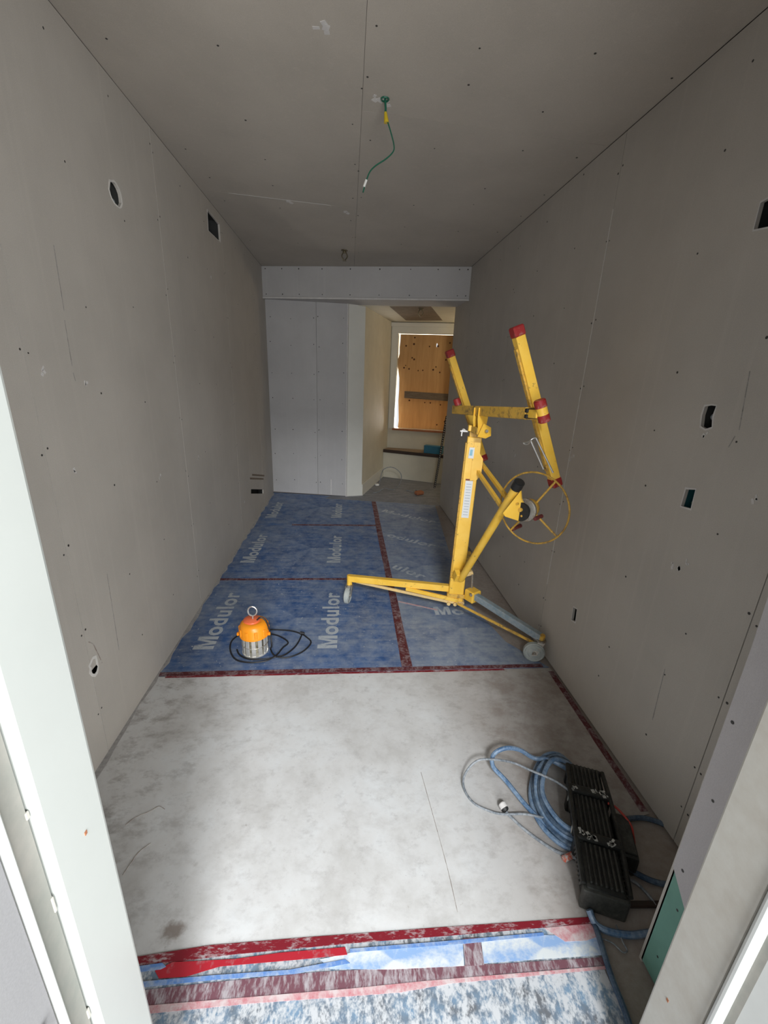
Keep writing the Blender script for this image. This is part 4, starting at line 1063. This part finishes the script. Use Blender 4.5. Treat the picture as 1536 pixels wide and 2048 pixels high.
# winch
wc = V((1.018, 2.12, 0.99)); wn = V((0.77, 0.64, 0)).normalized()
pc = V((0.889,2.040,0.998))
px = wd; py = wn.cross(wd).normalized()
if py.z > 0: py = -py
bm = BM()
gp = []
for (ppx) in ((0.898,2.040,1.108), (0.907,2.040,1.065), (0.935,2.040,1.021), (0.939,2.040,0.977), (0.920,2.040,0.940), (0.834,2.040,0.967), (0.820,2.040,0.986)): gp.append(V(ppx))
add_prism(bm, gp, wn * 0.012); obj('winch_plate', bm, 'yellow', lift)
for (ppx, r) in (((0.906,2.030,1.007), 0.011), ((0.885,2.030,1.040), 0.006), ((0.919,2.030,0.974), 0.006)):
    p = V(ppx); bm = BM(); add_cyl(bm, p - wn * 0.002, p + wn * 0.012, r, 14, None, 0.001); obj('bolt', bm, 'yellow_dirty', lift, True)
dc = pc + V((0.045, 0.03, 0.004))
ax0 = wc - wn * 0.125 + V((-0.012, 0, 0.004))
bm = BM(); add_lathe(bm, ax0, wn, [(0.052, 0.0), (0.052, 0.012), (0.036, 0.016), (0.036, 0.052), (0.0, 0.054)], 28); obj('drum', bm, 'black_rubber', lift, True)
bm = BM(); add_lathe(bm, ax0, wn, [(0.060, 0.048), (0.064, 0.050), (0.064, 0.066), (0.0, 0.068)], 28); obj('drum_flange', bm, 'dull_steel', lift, True)
bm = BM(); add_lathe(bm, ax0, wn, [(0.052, 0.066), (0.056, 0.09), (0.050, 0.125), (0.03, 0.145), (0.0, 0.150)], 28); obj('hub', bm, 'yellow_dirty', lift, True)
Rw = 0.199
bm = BM(); add_torus(bm, wc, wn, Rw, 0.0052, 64, 8); whl = obj('winch_wheel', bm, 'yellow_dirty', lift, True)
wu = V((0, 0, 1)); wr = wu.cross(wn)  # in-plane axes
if wr.x < 0: wr = -wr
for ang in (60, 235, 322):
    a = math.radians(ang); dv = wr * math.cos(a) + wu * math.sin(a)
    bm = BM(); add_tube(bm, [wc - wn * 0.02 + dv * 0.04, wc + dv * Rw], 0.0058, 8, raw=True); obj('spoke', bm, 'yellow_dirty', whl, True)
g0 = V((1.022,2.220,0.793))
bm = BM(); a = math.radians(235); p = wc + (wr * math.cos(a) + wu * math.sin(a)) * Rw * 0.97
add_cyl(bm, p + wn * 0.012, p + wn * 0.112, 0.0125, 14, None, 0.003); obj('hand_grip', bm, 'grip', whl, True)
bm = BM(); a = math.radians(322); p = wc + (wr * math.cos(a) + wu * math.sin(a)) * Rw * 0.30
add_cyl(bm, p - wn * 0.06, p + wn * 0.02, 0.0115, 14, None, 0.003); obj('hand_grip', bm, 'grip', whl, True)
# base
bt = onm(0.22)
bm = BM(); add_beam(bm, onm(0.125), onm(0.31), 0.105, 0.085, fwd, 0.006); base = obj('base_column', bm, 'yellow', lift)
bm = BM(); add_box(bm, onm(0.178) + fwd * 0.0, (0.125, 0.10, 0.030), frame((0, 0, 1), fwd), 0.004); obj('clamp_plate', bm, 'yellow_dirty', base)
bm = BM(); add_box(bm, onm(0.128), (0.130, 0.105, 0.018), frame((0, 0, 1), fwd), 0.003); obj('foot_plate', bm, 'yellow_pale', base)
for s in (-0.045, 0.0, 0.045):
    bm = BM(); p = onm(0.122) + side * s + fwd * 0.055; add_cyl(bm, p - fwd * 0.01, p + fwd * 0.012, 0.013, 8); obj('bolt', bm, 'yellow_pale', base)
p = onm(0.30) + V((0.05, -0.02, 0.035))
bm = BM(); add_beam(bm, p - V((.05, 0, 0.01)), p + V((.05, .0, .02)), 0.035, 0.030); obj('release_lever', bm, 'yellow_pale', base)
bm = BM(); p = V((0.894,2.580,0.196)); add_box(bm, p, (0.085, 0.085, 0.085), Matrix.Rotation(0.5, 3, 'Z'), 0.008); obj('leg_socket', bm, 'yellow', base)
bm = BM(); add_cyl(bm, p + V((.02, -.04, 0)), p + V((.02, -.07, 0)), 0.012, 8); obj('bolt', bm, 'dull_steel', base)
bm = BM(); add_cyl(bm, p + V((-.03, -.04, .03)), p + V((-.03, -.06, .03)), 0.009, 8); obj('bolt', bm, 'dull_steel', base)
bm = BM(); add_cyl(bm, p + V((0, .03, .02)), p + V((-.01, .02, .15)), 0.008, 8); obj('pin', bm, 'dull_steel', base)

def caster(top, contact, steer, parent, wheel_r=0.064):
    """swivel caster standing on the floor at contact"""
    steer = V((steer[0], steer[1], 0)); c = V(contact) + V((0, 0, wheel_r))
    ax = V((-steer[1], steer[0], 0)).normalized()
    ca = obj('caster', add_lathe(BM(), c, ax, [(0.0, -0.017), (wheel_r * .55, -0.017), (wheel_r * .6, -0.012), (wheel_r * .82, -0.012), (wheel_r * .9, -0.017), (wheel_r, -0.011), (wheel_r, 0.011), (wheel_r * .9, 0.017), (wheel_r * .82, 0.012), (wheel_r * .6, 0.012), (wheel_r * .55, 0.017), (0.0, 0.017)], 32), 'grey_wheel', parent, True)
    bm = BM(); add_cyl(bm, c - ax * 0.024, c + ax * 0.024, 0.012, 12); obj('axle', bm, 'dull_steel', ca)
    T = V(top)
    for s in (-1, 1):
        bm = BM()
        f = V(steer).normalized()
        add_prism(bm, [c + ax * 0.0225 * s - f * .014 - V((0, 0, .012)), c + ax * 0.0225 * s + f * .014 - V((0, 0, .012)), V((T.x, T.y, c.z + wheel_r + .006)) + ax * 0.0225 * s + f * .022, V((T.x, T.y, c.z + wheel_r + .006)) + ax * 0.0225 * s - f * .022], ax * 0.003 * s)
        obj('fork', bm, 'dull_steel', ca)
    bm = BM(); add_cyl(bm, (T.x, T.y, c.z + wheel_r + .002), (T.x, T.y, c.z + wheel_r + .016), 0.030, 18, None, 0.003); obj('swivel', bm, 'dull_steel', ca, True)
    return ca
def leg(root, end, w, mat, contact, steer, endmat='yellow'):
    root = V(root); end = V(end); d = (end - root).normalized()
    bm = BM(); add_beam(bm, root, end, w * 0.9, w, bev=0.003); l = obj('leg', bm, mat, lift)
    bm = BM(); add_cyl(bm, (end.x, end.y, end.z + w * 0.52), (end.x, end.y, 0.140 + T1), 0.020, 16, None, 0.003); obj('end_post', bm, endmat, l, True)
    caster((end.x, end.y, 0.14), contact, steer, l)
    return l
lr = V(onm(0.215)) - side * 0.05
le = V((0.025,2.840,0.200))
legL = leg(lr, le, 0.047, 'yellow', (le.x - 0.012, le.y - 0.020, T1), (0.30, 1.0))
bm = BM(); add_beam(bm, onm(0.13) - side * 0.03 + fwd * 0.05, le + V((.05, 0, -0.03)), 0.014, 0.020, bev=0.002); obj('stay_rod', bm, 'yellow_pale', legL)
bm = BM(); add_beam(bm, onm(0.15) + side * 0.02 + fwd * 0.055, lr.lerp(le, 0.42) + fwd * 0.02 + V((0, 0, -.03)), 0.018, 0.026, bev=0.002); obj('stay_bar', bm, 'yellow', legL)
re_ = V((1.201,2.120,0.155))
legR = leg(V((0.902,2.550,0.205)), re_, 0.045, 'blue_grey', (re_.x - 0.040, re_.y - 0.012, 0.001), (0.9, -0.30), 'yellow_dirty')
bm = BM(); add_beam(bm, V((0.773,2.520,0.164)), re_ + V((-.02, .02, -.055)), 0.012, 0.016, bev=0.002); obj('stay_rod', bm, 'yellow_dirty', legR)
te = V((1.06, 3.28, 0.20))
legB = leg(onm(0.205) + V((.02, .06, 0)), te, 0.045, 'yellow_dirty', (te.x + .03, te.y + .02, 0.001), (0.5, 0.8), 'yellow_dirty')

# ------------------------------------------------------------------ black ribbed tool box
b0 = V((0.842, 0.830, 0)); b1 = V((1.012, 1.275, 0)); SW = 0.88   # slim case
bd = (b1 - b0).normalized(); bs = V((bd.y, -bd.x, 0))     # bs points right
box = empty('tool_case', (b0 + b1) / 2, 'scuffed black ribbed plastic tool case on the floor by the blue hose', 'case')
Fb = Matrix((bs, bd, V((0, 0, 1)))).transposed()
L = (b1 - b0).length
def bp(s, t, z): return b0 + bd * t + bs * s * SW + V((0, 0, z))
def tb(name, s, t, z, size, mat, bev=0.006, parent=None, rot=None, label=None):
    bm = BM(); add_box(bm, bp(s, t, z), (size[0] * SW, size[1], size[2]), Fb if rot is None else Fb @ rot, bev, 2); return obj(name, bm, mat, parent or box, label=label)
K = 0.66; HZ = 0.70        # lengthwise and height factors of the case
TT = L / 0.555
tb('body', 0, L / 2, 0.085 * HZ, (0.140, L, 0.140 * HZ), 'box_black', 0.012)
for (t0, t1) in ((0.015, 0.165), (0.215, 0.385), (0.43, 0.55)):
    bm = BM()
    for k in range(7):
        s = -0.052 + 0.104 * k / 6
        add_box(bm, bp(s, (t0 + t1) / 2 * TT, 0.157 * HZ), (0.0075, (t1 - t0) * TT, 0.014), Fb, 0.002)
    obj('rib_panel', bm, 'box_rib', box)
for t in (0.19, 0.408):
    tb('cross_band', 0, t * TT, 0.092 * HZ, (0.172, 0.034, 0.176 * HZ), 'box_black', 0.008)
tb('end_bumper', 0, 0.004, 0.078 * HZ, (0.160, 0.022, 0.13 * HZ), 'box_rib', 0.008)
tb('end_bumper', 0, L - 0.006, 0.080 * HZ, (0.150, 0.024, 0.14 * HZ), 'box_black', 0.008)
for s in (-1, 1):
    bm = BM()
    add_tube(bm, [bp(0.079 * s, 0.01, 0.150 * HZ), bp(0.084 * s, L * .33, 0.165 * HZ), bp(0.084 * s, L * .66, 0.165 * HZ), bp(0.076 * s, L - 0.01, 0.158 * HZ)], 0.009, 8, 5)
    obj('side_rail', bm, 'box_black', box, True)
    bm = BM()
    for k in range(9):
        add_box(bm, bp(0.080 * s, 0.022 + k * 0.0145, 0.085), (0.010, 0.007, 0.05), Fb @ Matrix.Rotation(0.4, 3, 'X'), 0.002)
    obj('side_grille', bm, 'box_rib', box)
tb('side_pack', 0.120, 0.235, 0.048, (0.072, 0.165, 0.085), 'box_black', 0.010)
tb('side_pack_lid', 0.120, 0.235, 0.093, (0.056, 0.14, 0.008), 'box_rib', 0.003)
for t in (0.21, 0.30, 0.375):
    tb('latch', -0.078, t, 0.085, (0.016, 0.040, 0.045), 'box_black', 0.004)
bm = BM(); add_tube(bm, [bp(0.07, 0.325, 0.115), bp(0.10, 0.32, 0.112), bp(0.135, 0.30, 0.10), bp(0.158, 0.28, 0.085), bp(0.162, 0.255, 0.07), bp(0.170, 0.245, 0.04), bp(0.164, 0.22, 0.010)], 0.0042, 8); obj('red_strap', bm, 'red_cord', box, True)
bm = BM()
random.seed(11)
zt = 0.092 * HZ + 0.176 * HZ / 2
for (s, t) in ((-0.06, 0.195), (-0.035, 0.185), (0.055, 0.19), (0.045, 0.18), (-0.065, 0.40), (0.05, 0.415), (0.065, .40), (0.02, 0.412), (-.02, .182)):
    for k in range(4):
        q = bp(s + random.uniform(-.009, .009), t * TT + random.uniform(-.008, .008), zt)
        add_box(bm, q, (random.uniform(.003, .016), random.uniform(.003, .013), 0.0014), Fb @ Matrix.Rotation(random.uniform(0, 3), 3, 'Z'))
obj('paint_splatter', bm, 'splat', box, kind='stuff')
bm = BM(); add_box(bm, bp(-0.0875, 0.205, 0.085), (0.003, 0.010, 0.05), Fb, 0.001); add_box(bm, bp(-0.0875, 0.325, 0.09), (0.003, 0.008, 0.03), Fb, 0.001); obj('paint_drip', bm, 'splat', box, kind='stuff')
# small red item tucked under the case
a = V((0.811,0.993,0.000))
bm = BM(); add_cyl(bm, (a.x - .02, a.y - .005, .019), (a.x + .03, a.y + .01, .019), 0.011, 14, None, .003); o = obj('hose_fitting', bm, M['fit']); tag(o, 'red orange fitting on the floor beside the black case', 'fitting')

# ------------------------------------------------------------------ blue hoses and cords
random.seed(5)
hose = empty('air_hose', (0.80, 1.2, T1), 'coiled dusty blue hose looping out from under the black case', 'hose')
loopP = [(1.021,1.335,0.020), (0.978,1.399,0.020), (0.899,1.392,0.020), (0.815,1.316,0.020), (0.773,1.218,0.020), (0.767,1.121,0.020), (0.803,1.045,0.020), (0.864,1.007,0.020)]
for k in range(5):
    bm = BM(); pts = []
    for i, p in enumerate(loopP):
        c = V((0.93, 1.15, 0)); q = V(p); dv = (V((q.x, q.y, 0)) - c)
        sc = 1.0 - 0.055 * k + random.uniform(-.03, .03)
        pts.append(V((c.x + dv.x * sc, c.y + dv.y * sc, 0.016 + 0.013 * k + (0.02 if 1 <= i <= 3 else 0) * random.random())))
    back = [V((0.93, 1.02, 0.02)), V((0.93, 1.10, 0.02))] if k % 2 else [V((0.92, 1.0, 0.02))]
    add_tube(bm, pts, 0.0095, 8, 6); obj('hose_loop', bm, 'hose' if k % 2 else 'hose_pale', hose, True)
bm = BM()
add_tube(bm, [(0.866,0.997,0.030), (0.817,1.066,0.020), (0.746,1.166,0.020), (0.688,1.291,0.030), (0.647,1.347,0.050), (0.659,1.381,0.080), (0.715,1.391,0.100), (0.779,1.387,0.090), (0.846,1.378,0.050), (0.903,1.348,0.070), (0.987,1.299,0.050)], 0.0095, 8, 6)
obj('hose_loop', bm, 'hose_pale', hose, True)
bm = BM(); add_tube(bm, [(0.796,0.831,0.030), (0.805,0.805,0.012), (0.835,0.783,0.012), (0.903,0.769,0.012), (0.986,0.769,0.012), (1.06, 0.745, 0.012)], 0.010, 8, 6); obj('hose_tail', bm, 'hose_pale', hose, True)
bm = BM(); add_tube(bm, [(0.810,0.865,0.040), (0.807,0.826,0.012), (0.796,0.762,0.014), (0.782,0.683,0.014), (0.778,0.622,0.014), (0.772,0.576,0.014), (0.756,0.517,0.014)], 0.0088, 8, 6); obj('hose_tail', bm, 'hose', hose, True)
bm = BM(); add_tube(bm, [(1.080,1.105,0.030), (1.189,1.120,0.012), (1.261,1.089,0.012), (1.300,1.038,0.012), (1.328,0.993,0.012), (1.353,0.955,0.012)], 0.0095, 8, 6); tag(obj('blue_hose', bm, 'hose', None, True), 'dusty blue hose running from the black case to the right wall', 'hose')
bm = BM(); add_tube(bm, [(0.973,0.952,0.050), (1.035,0.929,0.015), (1.082,0.904,0.012), (1.132,0.892,0.012), (1.202,0.891,0.012)], 0.0095, 8, 6); tag(obj('blue_hose', bm, 'hose', None, True), 'dark blue hose running from case to the green board', 'hose')
bm = BM(); add_tube(bm, [(0.979,0.928,0.012), (1.017,0.902,0.010), (1.034,0.866,0.010), (1.038,0.838,0.010)], 0.005, 6, 6); tag(obj('thin_cord', bm, 'cord_grey', None, True), 'thin grey cord between the case and the green board', 'cord')
bm = BM(); add_beam(bm, (0.888,0.851,0.008), (1.060,0.843,0.008), 0.018, 0.012); tag(obj('wood_strip', bm, 'shelf_edge'), 'dark wood strip on the bare floor beside the case', 'wood strip')
bm = BM(); add_tube(bm, [(0.802,0.770,0.008), (0.833,0.755,0.010), (0.852,0.733,0.008), (0.869,0.737,0.008), (0.866,0.754,0.012), (0.873,0.798,0.008)], 0.0022, 6, 6); tag(obj('wire_scrap', bm, 'cord_grey', None, True), 'bent thin wire scrap on the bare floor right of the blue hose', 'wire')
# grey extension cord with plug
cd = empty('extension_cord', (0.647,1.182,0.005), 'dusty grey cord looping over the white board with its plug', 'cord')
bm = BM()
add_tube(bm, [(0.913,1.162,0.100), (0.861,1.225,0.100), (0.773,1.271,0.110), (0.708,1.301,0.120), (0.646,1.336,0.100), (0.583,1.354,0.080), (0.533,1.338,0.050), (0.505,1.304,0.025), (0.507,1.260,0.012), (0.532,1.213,0.010), (0.584,1.181,0.010), (0.632,1.165,0.012), (0.717,1.155,0.020), (0.783,1.125,0.035), (0.841,1.103,0.050)], 0.0046, 8, 6); obj('cord', bm, 'cord_grey', cd, True)
bm = BM()
add_tube(bm, [(0.646,1.171,0.014), (0.663,1.149,0.010), (0.694,1.105,0.010), (0.737,1.059,0.010), (0.781,1.022,0.010), (0.820,0.996,0.020), (0.861,0.971,0.030)], 0.0055, 8, 6); obj('cord', bm, 'cord_grey', cd, True)
pa = V((0.646,1.172,0.018)); pb = V((0.636,1.200,0.026))
bm = BM(); add_cyl(bm, pa, pa.lerp(pb, .35), 0.0125, 12, 0.016, .002); plug = obj('plug', bm, 'black_rubber', cd, True)
bm = BM(); add_cyl(bm, pa.lerp(pb, .33), pb, 0.017, 14, 0.016, .003); obj('plug_face', bm, 'plaster', plug, True)
